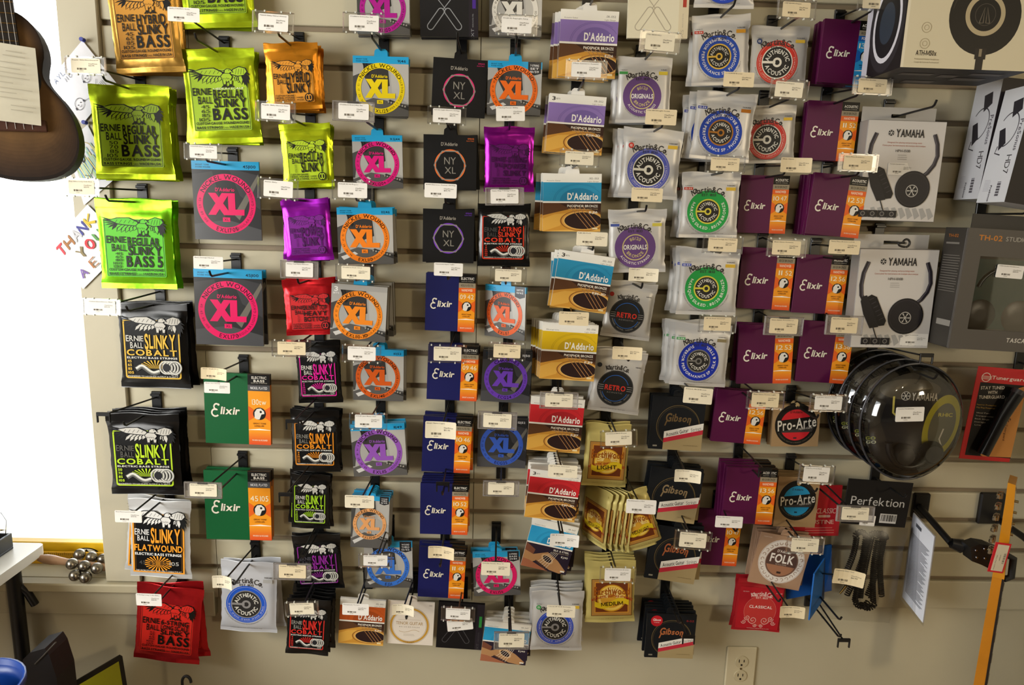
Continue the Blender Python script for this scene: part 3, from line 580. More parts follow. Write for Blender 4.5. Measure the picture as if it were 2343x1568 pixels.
b = MB(); b.box((-2.4, -6.2, 0), (-2.3, -2.6, 2.7), '#cdc6b8', 'paint'); b.box((-2.4, -.9, 0), (-2.3, WY1, 2.7), '#cdc6b8', 'paint'); b.box((-2.4, -2.6, 0), (-2.3, -.9, 1.05), '#cdc6b8', 'paint'); b.box((-2.4, -2.6, 2.4), (-2.3, -.9, 2.7), '#cdc6b8', 'paint'); struct('wall_left', b)
b = MB(); b.box((-2.4, -6.3, 0), (4.6, -6.2, 2.7), '#6e624e', 'paint'); struct('wall_front', b)
b = MB(); b.box((-2.4, -6.3, 2.7), (4.6, WY1, 2.8), '#a89c84', 'paint'); struct('ceiling', b)
b = MB(); b.box((-2.4, -6.3, -.1), (4.6, WY1, 0), '#77624a', 'wood'); struct('floor', b)
# slat board: every slat of every panel is a piece of its own
board = MB(); board.box((XPOST+.001, .0095, ZB-.004), (1.655, WY0-.0005, ZB+.0762*21.5), '#887860', 'paint')
board = struct('wall_slat_board', board, label='beige slotted display board with horizontal grooves')
J = [XPOST, float(BP(475, 900, 0)[0]), float(BP(1098, 250, 0)[0]), 1.655]
for k in range(3):
    x0, x1 = J[k]+.0008, J[k+1]-.0008; me = None
    for i in range(21):
        z0 = ZB + i*.0762 + (.0065 if i else 0) - (.004 if i == 0 else 0); z1 = ZB + (i+1)*.0762 - .0045
        prof = [(.0094, z0), (.0035, z0), (.0008, z0+.0012), (0, z0+.004), (0, z1-.004), (.0008, z1-.0012), (.0035, z1), (.0094, z1)]
        if me is None or i == 1:
            s = MB(); V = [(x, p[0], p[1]-z0) for x in (x0, x1) for p in prof]; n = 8
            s.faces(V, [list(range(n)), list(range(2*n-1, n-1, -1))] + [[j, (j+1) % n, (j+1) % n+n, j+n] for j in range(n)], BEIGE, 'paint'); me = s.mesh('slat')
        link('slat', me, board, loc=(0, 0, z0))
# window: casing, stool, apron, sash, pane
b = MB(); b.box((XWIN-.006, -.010, ZSILL+.002), (XPOST-.001, WY0-.0005, 2.45), '#b9b097', 'paint', .002); struct('trim_1', b, label='beige window casing post beside the slat board')
b = MB(); b.box((-2.2, -.022, ZSILL-.022), (XPOST+.0, WY0-.0005, ZSILL), '#b5ab8e', 'paint', .003); struct('trim_2', b, label='painted window sill edge')
b = MB(); b.box((-2.2, -.006, ZSILL-.088), (BP(493, 1380, 0)[0], WY0-.0005, ZSILL-.0225), '#b3aa90', 'paint', .002); struct('trim_3', b, label='wide board below the window sill')
win = MB(); zs = ZSILL
win.box((-2.1, .115, zs), (XWIN, .16, zs+.035), '#ecebe4', 'paint', .003); win.box((XWIN-.012, .115, zs+.035), (XWIN, .16, 2.35), '#e4e0d2', 'paint', .002); win.box((-2.1, .115, zs+.035), (-2.06, .16, 2.35), '#e4e0d2', 'paint', .002); win.box((-2.1, .115, 2.31), (XWIN, .16, 2.35), '#e4e0d2', 'paint', .002)
win = struct('window_1', win, label='bright window left of the slat board')
MB().box((-2.06, .136, zs+.035), (XWIN-.012, .140, 2.31), '#ffffff', 'pane').build('pane', win)
g = MB(); g.box((-14, .2, -.35), (14, 16, -.25), '#c9c8ae', 'ground'); struct('ground_outside', g, label='pale sunlit ground outside the window')
b = MB(); o = BP(1697, 1534, 0); ow, oh = .0375, .0585
struct_o = link('wall_outlet', None, loc=(o[0], WY0, o[2]), label='beige double power outlet low on the wall', cat='outlet')
b.box((-ow, -.006, -oh), (ow, 0, oh), '#c9bd9c', 'plastic', .0025); b.build('cover_plate', struct_o)
for s in (.0195, -.0195):
    r = MB().lathe([(.0165, 0), (.0165, -.0015), (.0158, -.0022)], '#c2b593', 'plastic', 28, 'y', (0, -.006, s)).build('receptacle', struct_o)
    h = MB(); h.box((-.0075, -.0086, s-.001), (-.0055, -.0081, s+.007), '#15120e', 'rubber'); h.box((.0045, -.0086, s-.0005), (.0065, -.0081, s+.0065), '#15120e', 'rubber'); h.lathe([(.0026, -.0081), (.0026, -.0086)], '#15120e', 'rubber', 14, 'y', (0, 0, s-.008)); h.build('slot', r)
MB().lathe([(.0028, -.006), (.0028, -.0072)], '#a89c80', 'chrome', 14, 'y').build('screw', struct_o)
# ------------------------------------------------------------------ stacks of packs, pegs and price tags
LIME, GREEN5, GOLD, PURP, RED = '#b7cf1e', '#6fd01c', '#d99a2b', '#8a1a9a', '#c81e24'
def make_pack(kind, kw, w, h, seed):
    """returns body mesh, print mesh, thickness, height of the top above the hang point"""
    H = h/w; zt = 0.055*w; m = 'ink'
    if kind == 'eb':
        t = .010 if kw['bass'] else .0075; b = pouch(w, h, t, zt, kw['foil'], 'foil', seed=seed); a = Art(w, zt); art_eb(a, H, kw.get('panel', kw['foil']), kw.get('ink', '#14120c'), kw['lines'], kw['g'], kw['bass'], kw.get('big'), pre=kw.get('pre'))
    elif kind == 'cob':
        t = .010 if kw['bass'] else .0075; b = pouch(w, h, t, zt, '#0d0d0d', 'gloss', seed=seed); a = Art(w, zt); art_cob(a, H, kw['acc'], kw['bass'], kw['g'], kw.get('lines', ('SLINKY',)), kw.get('ernie', '#8e8b82'))
    elif kind == 'flat': t = .010; b = pouch(w, h, t, zt, '#d4d4d2', 'silver', seed=seed); a = Art(w, zt); art_flat(a, H)
    elif kind == 'xl':
        three = kw.get('three'); t = .014 if three else .005; hd = '#2a2a2c' if kw.get('hdrc') else '#2aa0d4'; nt = kw.pop('notab', 0); zt = .06*w if nt else -.1*w
        b = carton(w, h, t, zt, '#8f8c86', 'gloss', '#4a463e' if three else '#7d776a', None if three else (.125, hd), None if nt else .13*w, hd); a = Art(w, zt, 'gloss'); art_xl(a, H, **{k: v for k, v in kw.items()}, hdr=not three)
    elif kind == 'elx':
        t = .009; b = carton(w, h, t, zt, kw['body'], 'card', kw['body']); b.box((w*.165, -.0001, zt-h*.999), (w/2+.0001, t+.0001, zt+.0001), '#c8701c' if kw.get('stripe', 'o') == 'o' else '#1f6fae', 'card')
        b.box((w*.165, -.00015, zt-h*.15), (w/2+.00015, t+.00015, zt+.00015), '#1a1410', 'card'); a = Art(w, zt, 'card'); art_elx(a, H, **kw)
    elif kind == 'ny': t = .005; zt = -.09*w; b = carton(w, h, t, zt, '#100f0f', 'card', tab=.13*w); a = Art(w, zt, 'card'); art_ny(a, H, kw['ring'])
    elif kind == 'ej': t = .013 if kw.get('three') else .0055; zt = -.085*w; b = carton(w, h, t, zt, '#d8cdb4', 'card', '#cfc7b6', (.14*H, '#efebe2'), .125*w, '#f0ece2'); a = Art(w, zt, 'card'); art_ej(a, H, **kw)
    elif kind in ('mar', 'orig', 'retro'):
        t = .0085; c = kw.pop('foil', '#d0ceca'); b = pouch(w, h, t, zt, c, 'silver', (.13, .06), seed=seed); a = Art(w, zt); (art_mar if kind == 'mar' else art_orig if kind == 'orig' else art_retro)(a, H, **kw)
    elif kind == 'ew': t = .008; b = pouch(w, h, t, zt, '#cdbd72', 'silver', (.14, .06), seed=seed); a = Art(w, zt); art_ew(a, H, '', kw['banner'])
    elif kind == 'gib': t = .0055; zt = -.085*w; b = carton(w, h, t, zt, '#14171b', 'card', '#0e1012', tab=.13*w, tabcol='#121518'); a = Art(w, zt, 'card'); art_gib(a, H, **kw)
    elif kind == 'pro': t = .0045; b = carton(w, h, t, zt, '#a4865f', 'matte', '#8d734f'); a = Art(w, zt, 'card'); art_pro(a, H, **kw)
    elif kind == 'folk': t = .0045; zt = -.08*w; b = carton(w, h, t, zt, '#b08e72', 'matte', '#9c7c62', tab=.12*w); a = Art(w, zt, 'card'); art_folk(a, H)
    elif kind == 'clas': t = .008; b = pouch(w, h, t, zt, '#b5202a', 'silver', (.12, .05), seed=seed); a = Art(w, zt); art_clas(a, H)
    elif kind == 'aug': t = .004; b = carton(w, h, t, zt, '#c4262e', 'card'); a = Art(w, zt, 'card'); art_aug(a, H)
    elif kind == 'tenor': t = .0045; zt = -.085*w; b = carton(w, h, t, zt, '#e8ddce', 'card', tab=.13*w); a = Art(w, zt, 'card'); art_tenor(a, H)
    elif kind == 'xt': t = .009; b = carton(w, h, t, zt, kw['body'], 'card'); a = Art(w, zt, 'card'); art_xt(a, H, **kw)
    return b.mesh('pack_body'), a.mesh('print'), t, zt
def hook(desc, hx, hz, tip, tag_p=None, clip=None, tipup=True):
    r = link('display_peg', None, loc=(hx, 0, hz), label='black wire peg for the ' + desc, cat='wall hook', group='wire pegs on the slat wall')
    b = MB(); b.box((-.011, -.006, -.016), (.011, -.0005, .040), '#0c0c0d', 'plastic', .001); b.box((-.011, -.012, .030), (.011, -.0055, .036), '#0c0c0d', 'plastic', .001); b.build('backplate', r)
    p = [(0, -.005, 0), (0, -tip*.5, 0), (0, -tip, 0)]
    if tipup: p += [(0, -tip-.006, .003), (0, -tip-.011, .011)]
    MB().tube(p, .0022, '#121212', 'plastic', 8).build('pack_rod', r)
    if tag_p is not None:
        q = np.array(tag_p) - np.array([hx, 0, hz])
        MB().tube([(0, -.005, .026), tuple(np.array([0, -.005, .026])*.5 + q*.5), tuple(q)], .0019, '#121212', 'plastic', 8).build('tag_rod', r)
        if clip:
            c = MB(); x, y, z = q; c.box((x-.014, y-.004, z-.002), (x+.014, y, z+.006), '#0d0d0e', 'plastic', .0006)
            for s in (-1, 1): c.box((x+s*.014-.003*(s > 0), y-.004, z-.016), (x+s*.014+.003*(s < 0), y, z), '#0d0d0e', 'plastic', .0006)
            c.build('tag_clip', r)
    return r
BARS = [random.choice((.012, .02, .028)) for _ in range(40)]
def tag(desc, P, w, h, typ, rot=0, title='', price='$6.29', cream=0, curl=0):
    what = {'H': 'price tag in clear holder over the ', 'S': 'price tag in grey sleeve over the ', 'P': 'bare paper price tag over the ', 'K': 'price sticker stuck on the '}[typ]
    r = link('price_tag', None, loc=P, label=what + desc, cat='price tag', group='price tags on the pegs'); r.rotation_euler = (random.uniform(-.05, .03), math.radians(rot), random.uniform(-.05, .05))
    pw, ph = (w, h) if typ in 'PK' else (w*.72, h*.8)
    col = ('#eeeae2', '#ece2c8', '#e6d5b0')[cream]; n = 9; V = []; c = .006*pw
    for k, yy in ((0, 0), (1, .0006)):
        for i in range(n+1):
            u = (0, .025, .2, .35, .5, .65, .8, .9, .975, 1)[i]; y = yy + curl*(u**3)*-.012 + (-curl*.004*(1-u)**4)
            for z in (-ph/2, ph/2): V.append(((u-.5)*pw, y, z*(.88 if i in (0, n) else 1)))
    o = 2*(n+1); F = []
    for i in range(n): F += [[2*i, 2*i+2, 2*i+3, 2*i+1], [o+2*i+1, o+2*i+3, o+2*i+2, o+2*i]]
    F += [[0, 1, o+1, o], [2*n, o+2*n, o+2*n+1, 2*n+1]] + [[2*i, o+2*i, o+2*i+2, 2*i+2] for i in range(n)] + [[2*i+1, 2*i+3, o+2*i+3, o+2*i+1] for i in range(n)]
    lab = MB().faces(V, F, col, 'matte').build('label_card', r)
    a = Art(pw, ph/2, 'ink', -.0003); H = ph/pw; k = '#6d675c'
    a.text(title or 'Guitar Strings Set', .05, .07*H, min(.05+.034*len(title or 'Guitar Strings Set'), .95), .14*H, k, 0); a.text('OurPrice', .6, .32*H, .9, .4*H, k, 0); a.text(price, .6, .45*H, .8, .53*H, k, 0)
    x = .2
    for i in range(18):
        if i % 2 == 0: a.rect(x, .66*H, x+BARS[i], .79*H, '#5a5348')
        x += BARS[i]
    a.text(price[1:].replace('.', '') + '0', .28, .85*H, .42, .9*H, k, 0); pr = a.mb
    if curl: # follow the curled card
        for q in pr.V: u = q[:, 0]/pw + .5; q[:, 1] += curl*(u**3)*-.012 - curl*.004*(1-u)**4
    pr.build('print', lab)
    if typ in 'HS':
        b = MB(); m = 'clear' if typ == 'H' else 'sleeve'; cc = '#e6e8e2' if typ == 'H' else '#b9b2ac'
        b.box((-w/2, .0012, -h/2), (w/2, .0026, h/2), cc, m)
        for (x0, z0, x1, z1) in ((-w/2, h/2-.0022, w/2, h/2), (-w/2, -h/2, w/2, -h/2+.0022), (-w/2, -h/2, -w/2+.0022, h/2), (w/2-.0022, -h/2, w/2, h/2)):
            if typ == 'H' or z0 != z1: b.box((x0, -.0018, z0), (x1, .0011, z1), cc, 'clear' if typ == 'H' else 'sleeve')
        if typ == 'H':
            for sx in (-.42, -.2, .2, .42):
                for sz in (-.5, .5): b.box((sx*w-.0012, -.003, sz*h-.0016), (sx*w+.0012, .001, sz*h+.0016), '#d6d6ca', 'plastic')
        else: b.box((-w*.14, -.002, h/2-.004), (w*.12, .0009, h/2-.0005), '#4a4642', 'plastic')
        b.build('holder', r)
    else: MB().box((-pw*.2, .0012, -.004), (pw*.2, .0024, .006), '#111', 'plastic').build('backing', r) if typ == 'P' else None
    return r
SEED = [0]; ORD = ['', 'second', 'third', 'fourth', 'fifth', 'sixth', 'seventh', 'eighth']
def place_tag(desc, t, d=.166):
    x0, y0, x1, y1, typ = t[:5]; P = BP((x0+x1)/2, (y0+y1)/2, d)
    if typ != 'B':
        w = abs(BP(x1, (y0+y1)/2, d)[0]-BP(x0, (y0+y1)/2, d)[0]); h = abs(BP(x0, y1, d)[2]-BP(x0, y0, d)[2])
        tag(desc, P, w, h, typ, t[5] if len(t) > 5 else 0, t[6] if len(t) > 6 else '', t[7] if len(t) > 7 else '$%d.%02d' % (random.choice((5, 6, 7, 10, 12, 15, 24)), random.choice((29, 49, 99, 95))), t[8] if len(t) > 8 else 0, t[9] if len(t) > 9 else 0)
    return P
def stack(desc, kind, kw, TL, TR, yb, n=1, d=.05, tags=(), yaw=0, w=None, jit=1.0, pitch=0, nohook=False, fan=None, dx=0.0):
    SEED[0] += 1; seed = SEED[0]
    a, b = BP(*TL, d), BP(*TR, d); top = (a+b)/2; bot = BP((TL[0]+TR[0])/2, yb, d)
    w = w or float(np.linalg.norm(b-a)); h = float(top[2]-bot[2]); roll = -math.atan2(b[2]-a[2], b[0]-a[0]) if not yaw else 0.0
    body, pr, t, zt = make_pack(kind, dict(kw), w, h, seed)
    R = Matrix.Rotation(roll, 3, 'Y'); o = Vector(top) - R @ Vector((0, 0, zt))
    for i in range(n):
        ob = link('string_pack', body, label=('foremost ' if n > 1 else '') + desc if i == 0 else ORD[i] + ' from the front behind the ' + desc, cat='string pack', group='packs of guitar strings on pegs' if i == 0 else 'stack behind the foremost ' + desc)
        j = 0 if i == 0 else jit; rr = roll*(.45 if i else 1) + random.gauss(0, .024)*j
        p = Vector((o[0], o[1], o[2])) ; p[1] += i*max(t+.0022, min((d-.012)/n, .018)); p[0] += dx*i; yy = yaw
        if fan and i: rr = fan[0]; yy = fan[1]; p[0] -= .013*i; p[1] = o[1] + .02 + .002*i
        ob.rotation_euler = (pitch, rr, math.radians(yy)); ob.location = p + Vector((random.gauss(0, .0018)*(0 if fan else j), 0, 0))
        link('print', pr, ob)
    if nohook: return
    hp = o; tp = None; clip = False
    for k, tg in enumerate(tags):
        q = place_tag(desc if k == 0 else desc + ', second one', tg, .166 - .004*k)
        if k == 0: tp = (q[0], q[1]+.003, q[2]); clip = tg[4] == 'B'
    hook(desc, hp[0], hp[2]+.0015, max(.135, d+.03), tp, clip)
S = stack
G6 = ('10', '13', '17', '26', '36', '46'); G4 = ('45', '65', '85', '105')
EB = lambda foil, lines, g, bass=True, big='BASS', **k: dict(foil=foil, lines=lines, g=g, bass=bass, big=big, **k)
# column by the window
S('gold foil bass string pack', 'eb', EB('#d8a850', ('HYBRID', 'SLINKY'), G4, panel='#d99a3a'), (232, -62), (395, -68), 165, 3, .06)
S('lime foil bass pack nearest the window', 'eb', EB(LIME, ('REGULAR', 'SLINKY'), ('50', '70', '85', '105'), panel='#8fae1c'), (196, 191), (383, 194), 411, 4, .06, [(150, 130, 242, 171, 'H', 0, 'Regular Slinky Bass Round W', '$21.95', 1)])
S('bright green foil five-string bass pack', 'eb', EB('#8ad81e', ('REGULAR', 'SLINKY'), ('45', '65', '80', '100', '130'), big='BASS 5', panel='#5cc226'), (212, 452), (390, 456), 661, 3, .05, [(146, 408, 226, 449, 'H', 0, 'Reg Slinky Long Scale Bass', '$25.95', 1)])
S('black bass pack with gold frame', 'cob', dict(acc='#d8b040', bass=True, g=G4, ernie='#c9c6bd'), (262, 690), (426, 695), 889, 3, .05, [(190, 684, 276, 721, 'H', 1, 'Cobalt Bass Electric Bass', '$42.95')])
S('large black bass pack with lime frame', 'cob', dict(acc='#b6d62a', bass=True, g=('50', '70', '85', '105'), ernie='#55534e'), (238, 946), (407, 949), 1133, 4, .075, [(222, 938, 250, 963, 'B')], jit=1.6)
S('white foil flatwound bass pack', 'flat', {}, (291, 1142), (435, 1151), 1324, 2, .055, [(263, 1169, 324, 1196, 'P', 1, 'Bass Flatwound Cobalt', '$42.95')], jit=3)
S('red foil six-string bass pack', 'eb', EB('#d0262a', ('6-STRING', 'LONG SCALE', 'SLINKY'), ('32', '45', '65', '80', '100', '130'), panel='#cf2a20'), (311, 1335), (465, 1354), 1518, 2, .065, [(311, 1359, 370, 1387, 'P', 1, '6 String Long Scale Slinky', '$26.95')], jit=2)
# second column
S('lime foil bass pack cut by the top edge', 'eb', EB(LIME, ('REGULAR', 'SLINKY'), ('50', '70', '85', '105'), panel='#93b41e'), (393, -165), (566, -170), 62, 2, .05)
S('lime foil medium scale bass pack', 'eb', EB(LIME, ('REGULAR', 'SLINKY'), G4, panel='#a2c42a', pre='MEDIUM SCALE'), (407, 111), (579, 106), 328, 3, .05, [(384, 17, 456, 50, 'P', 1, 'Slinky Medium Scale', '$23.95')])
XM = dict(ring='#e0115f', dark=True, notab=1, side='REGULAR LIGHT GAUGE', ink='#3a0a20', nums='45 . 65 . 80 . 100')
S('upper dark pack with magenta ring', 'xl', dict(XM, code='EXL170S', gauge='45|100'), (437, 367), (592, 371), 549, 1, .05, [(422, 329, 508, 366, 'H', 1, 'EXL170S Short Scale Bass', '$24.95')])
S('lower dark pack with magenta ring', 'xl', dict(XM, code='EXL170', gauge='45|100'), (442, 614), (599, 620), 790, 2, .055, [(443, 587, 510, 616, 'P', 1, 'Bass Strings Nickel', '$23.99')])
S('upper green string box', 'elx', dict(body='#0b5a2e', gauge='130tw', kind='BASS'), (465, 852), (617, 858), 1016, 1, .05, [(461, 842, 524, 868, 'P', 2, 'Elixir Single Bass', '$24.95', 2, 1), (467, 875, 526, 900, 'P', 1, 'Elixir 5th String', '$24.95', 0)])
S('lower green string box', 'elx', dict(body='#0b5a2e', gauge='45 105', kind='BASS'), (465, 1076), (617, 1080), 1235, 2, .045, [(422, 1104, 508, 1140, 'S', 1, 'Elixir Bass Nano Long Med', '$49.95', 1)])
S('silver blue-ring pack beside the red pack', 'mar', dict(ring='#2458c4', inner='#8d8a88', ringtext='SP BASS . SP BASS . SP BASS . SP BASS . SP BASS .', thin=True, left='BASS', leftc='#b9b9bb', right='#a9a7a4', foil='#cfd1d6'), (503, 1283), (636, 1292), 1448, 2, .05, [(487, 1317, 536, 1345, 'P', 0, 'Acoustic Bass', '$24.95', 1, 1)], jit=2)
# small foil packs
HK = lambda t, x0, y0, x1, y1, ti, pr, cr=0, rot=1, cu=0: (x0, y0, x1, y1, t, rot, ti, pr, cr, cu)
S('small gold foil guitar string pack', 'eb', EB('#d68a20', ('HYBRID', 'SLINKY'), ('9', '11', '16', '26', '36', '46'), False, panel='#d8902c'), (600, 98), (725, 94), 250, 5, .07, [HK('H', 577, 27, 673, 76, 'Hybrid Slinky Nickel Wound', '$6.29', rot=3)])
S('small lime foil guitar string pack', 'eb', EB('#c0d41c', ('REGULAR', 'SLINKY'), G6, False, panel='#b4d024'), (636, 283), (754, 279), 429, 4, .055, [HK('H', 584, 233, 677, 278, 'Regular Slinky Electric Guitr', '$6.29', rot=2)])
S('purple foil pack below the small lime pack', 'eb', EB('#a01cb4', ('POWER', 'SLINKY'), G6, False, panel='#7a1a8c', ink='#43104e'), (640, 458), (750, 452), 597, 3, .05, [HK('H', 590, 409, 683, 456, 'Power Slinky', '$6.29', rot=3)])
S('red foil guitar string pack', 'eb', EB('#d42228', ('SKINNY TOP', 'HEAVY', 'BOTTOM'), G6, False, panel='#c8282a'), (643, 640), (763, 636), 767, 3, .075, [HK('S', 642, 597, 728, 638, 'Skinny Top Heavy Bottom', '$6.29')], jit=2.5)
CB = lambda acc, **k: dict(acc=acc, bass=False, g=('9', '11', '16', '24', '32', '42'), **k)
S('black pack with magenta frame', 'cob', CB('#e0209a', ernie='#d8d5cb'), (672, 782), (775, 780), 923, 2, .03, [HK('H', 623, 779, 711, 816, 'Cobalt Slinky Super', '$12.95', 2)], jit=2)
S('black pack with orange frame', 'cob', CB('#e08a20', ernie='#7a776e'), (662, 938), (775, 940), 1081, 3, .045, [(656, 958, 682, 975, 'B')])
S('black guitar pack with lime frame', 'cob', CB('#a8d82c', ernie='#c9c6bd'), (665, 1085), (755, 1089), 1211, 3, .045, [(638, 1124, 667, 1144, 'B')], jit=2)
S('black pack with purple frame', 'cob', CB('#8a2a90', ernie='#4a4850'), (666, 1227), (777, 1222), 1350, 2, .035, [HK('S', 626, 1290, 712, 1327, 'Cobalt 7 String Slinky', '$13.95', 2)])
S('black pack with red frame in the bottom row', 'cob', CB('#d8322a', ernie='#8e8b82'), (657, 1368), (757, 1376), 1500, 5, .085, [HK('H', 652, 1377, 729, 1410, 'Skinny Top Heavy Cobalt', '$12.95', 1, -3)], jit=1.6)
# ring packs
XL = lambda ring, code, **k: dict(ring=ring, code=code, **k)
S('grey pack with violet-pink ring at the top edge', 'xl', XL('#b0208e', 'EXL120', side='SUPER LIGHT GAUGE', gauge='9|42'), (815, -52), (936, -50), 79, 4, .05)
S('grey pack with yellow ring', 'xl', XL('#e6cc1c', 'EXL125', side='SUPER LT TOP/ REG BTM', gauge='9|46', ink='#3a3210'), (807, 127), (935, 131), 265, 3, .045, [HK('H', 785, 30, 880, 76, "D'addario Everyday Set", '$7.95')])
S('grey pack with pink ring', 'xl', XL('#d8207a', 'EXL120+', side='SUPER LIGHT PLUS', gauge='9.5|44'), (805, 309), (920, 310), 431, 1, .03, [HK('S', 761, 232, 857, 278, "D'addario Everyday Set", '$7.95')])
S('grey pack with plain orange ring', 'xl', XL('#f08224', 'EXL110', gauge='10|46'), (770, 475), (898, 476), 604, 6, .06, [HK('H', 760, 414, 853, 457, 'EXL110 10/46 Reg Lt', '$7.95')])
S('three-set grey box with orange ring', 'xl', XL('#f08a28', 'EXL110-3D', three=True), (759, 648), (887, 658), 780, 5, .1, [HK('H', 768, 606, 860, 643, "D'addario Pack Of 3", '$18.99', 1)])
S('grey pack with dark orange ring', 'xl', XL('#d05a20', 'EXL140', side='LIGHT TOP HEAVY BOTTOM', gauge='10|52'), (808, 798), (924, 802), 917, 2, .03, [HK('H', 783, 790, 872, 829, "D'addario LT Top Heavy", '$6.49')], jit=2)
S('grey pack with purple ring', 'xl', XL('#9256b4', 'EXL115', side='MEDIUM GAUGE', gauge='11|49', nums='11 . 14 . 18 . 28 . 38 . 49'), (801, 972), (925, 968), 1089, 3, .055, [HK('H', 800, 946, 886, 983, 'EXL115 Jazz Blues Med', '$7.95')])
S('grey pack with pale orange ring', 'xl', XL('#e6a468', 'EXL115W', side='MEDIUM GAUGE', gauge='', badge=('WOUND', 'THIRD', '11/49')), (805, 1133), (892, 1138), 1254, 5, .055, [HK('P', 789, 1134, 856, 1163, 'EXL115W Med Wound 3rd', '$8.49', 1)])
S('grey pack with bright blue ring', 'xl', XL('#3a78d8', 'EJ21', side='JAZZ LIGHT GAUGE', gauge='', badge=('WOUND', 'THIRD', '12/52'), nums='12 . 16 . 24 . 32 . 42 . 52'), (832, 1240), (943, 1240), 1345, 1, .035, [HK('H', 821, 1268, 897, 1298, 'EJ21 Jazz Light', '$9.49')])
S('orange-brown guitar picture pack', 'ej', dict(band='#c0561e', dkband='#a84a1a', code='EJ42'), (779, 1368), (883, 1376), 1475, 1, .06, [HK('P', 783, 1382, 844, 1408, 'Resophonic To Sort', '$14.99')])
S('cream pack with gold ring', 'tenor', {}, (888, 1374), (995, 1380), 1475, 1, .05, [HK('P', 897, 1382, 948, 1406, 'Tenor Guitar', '$7.95', 1, 0, 1)])
# black and navy column
S('black box with crossed loops at the top edge', 'xt', dict(body='#1b1a1c', wire='#9a9da0', acc='#4a2a8a'), (960, -48), (1094, -46), 84, 2, .06)
S('black pack with pink hexagon ring', 'ny', dict(ring='#d8286e'), (992, 130), (1116, 139), 267, 1, .03)
S('black pack with orange hexagon ring', 'ny', dict(ring='#e8702c'), (969, 307), (1091, 310), 435, 2, .05, [HK('H', 978, 245, 1067, 285, 'NYXL Light Electric Strings', '$13.79')])
S('black pack with purple hexagon ring', 'ny', dict(ring='#7a3cc0'), (968, 477), (1086, 481), 601, 2, .05, [HK('P', 971, 420, 1045, 453, '11/49 Electric Guitar String', '$14.79')])
NV = '#181b56'
S('topmost navy string box', 'elx', dict(body=NV, gauge='09 42'), (975, 624), (1089, 629), 758, 2, .05, [HK('P', 993, 602, 1059, 632, 'Nanoweb Super Light', '$12.99')])
S('second navy string box from the top', 'elx', dict(body=NV, gauge='09 46'), (980, 788), (1096, 794), 916, 3, .055, [HK('H', 980, 790, 1068, 830, 'Elixir Nano Light', '$12.99', 1)])
S('third navy string box from the top', 'elx', dict(body=NV, gauge='10 46'), (969, 952), (1081, 958), 1081, 3, .06, [HK('P', 973, 965, 1044, 1003, 'Elixir Nano Light', '$12.95', 1, 1, .6)])
S('fourth navy string box from the top', 'elx', dict(body=NV, gauge='10 52'), (962, 1106), (1072, 1109), 1223, 5, .085, [(1000, 1098, 1026, 1121, 'B')])
S('lowest navy string box', 'elx', dict(body=NV, gauge='11 49'), (961, 1252), (1067, 1258), 1368, 3, .06, [HK('P', 980, 1250, 1040, 1277, 'Elixir Medium', '$12.95', 2, 1, 1)])
S('black box with green bar', 'xt', dict(body='#151315', wire='#4a484a', acc='#2f8a3c'), (1004, 1378), (1110, 1385), 1485, 1, .06, [HK('H', 1009, 1390, 1087, 1421, 'Natural Acoustic XT Coated', '$16.99'), HK('P', 1023, 1418, 1082, 1443, 'Acoustic XT Coated', '$16.99', 0, -6)])
# next column
S('grey pack with white ring at the top edge', 'xl', XL('#dad6cc', 'EXL140', side='HEAVY GAUGE', gauge='10|52'), (1120, -46), (1241, -44), 83, 2, .05)
S('seven-string grey pack with orange ring', 'xl', XL('#e86a1e', 'EXL110-7', gauge='', badge=('7-STRING', 'SET', '10/59')), (1117, 138), (1241, 143), 262, 2, .045, [HK('H', 1134, 34, 1230, 80, "D'add XL Reg Light 7strg", '$9.49')])
S('glossy purple foil seven-string pack', 'eb', EB('#9a149c', ('7-STRING', 'POWER', 'SLINKY'), G6, False, panel='#5e1060', ink='#380a3a'), (1107, 289), (1224, 290), 439, 1, .045, [HK('P', 1135, 243, 1201, 277, '7 String Power Slinky', '$7.99', 0, -2)])
S('black seven-string pack with red frame', 'cob', CB('#d03a22', lines=('7-STRING', 'SLINKY'), ernie='#4a4744'), (1093, 464), (1215, 466), 610, 1, .05, [HK('S', 1110, 429, 1199, 470, 'Super Reg 7 String Cobalt', '$13.49', 0, -2)])
S('turned grey pack with narrow orange ring', 'xl', XL('#d85a24', 'EXL157', side='MEDIUM', gauge='', badge=('BARITONE', '13/62')), (1109, 655), (1204, 653), 774, 1, .05, [HK('H', 1121, 613, 1205, 648, '6 Strng 7/10 Baritone Lt', '$14.49', 1)], yaw=-36, w=.108)
XD = lambda ring, code, side, gauge: dict(ring=ring, code=code, side=side, gauge=gauge, top='CHROMES', dark=True, hdrc=1, notab=1, ink='#1c1430', nums='11 . 15 . 22 . 30 . 40 . 50')
S('dark pack with violet ring', 'xl', XD('#6a3fae', 'ECG24', 'JAZZ LIGHT GAUGE', '11|50'), (1106, 800), (1219, 807), 921, 4, .055, [HK('H', 1117, 785, 1203, 823, 'ECG24 Flat Chromes Jazz', '$17.95', 2)])
S('dark pack with blue ring', 'xl', XD('#3a5cb8', 'ECG25', 'LIGHT GAUGE', '12|52'), (1096, 955), (1208, 960), 1070, 2, .045, [HK('S', 1093, 943, 1183, 983, "D'addario Everyday Set", '$14.95', 1)])
S('grey pack with crimson ring near the bottom', 'xl', XL('#d81e62', 'EXL156', side='', gauge='', badge=('6-STRING', 'BASS', '24/84')), (1081, 1264), (1189, 1261), 1363, 2, .05, [HK('P', 1101, 1287, 1167, 1317, 'EXL156 Fender Bass VI', '$19.49', 1)], jit=2)
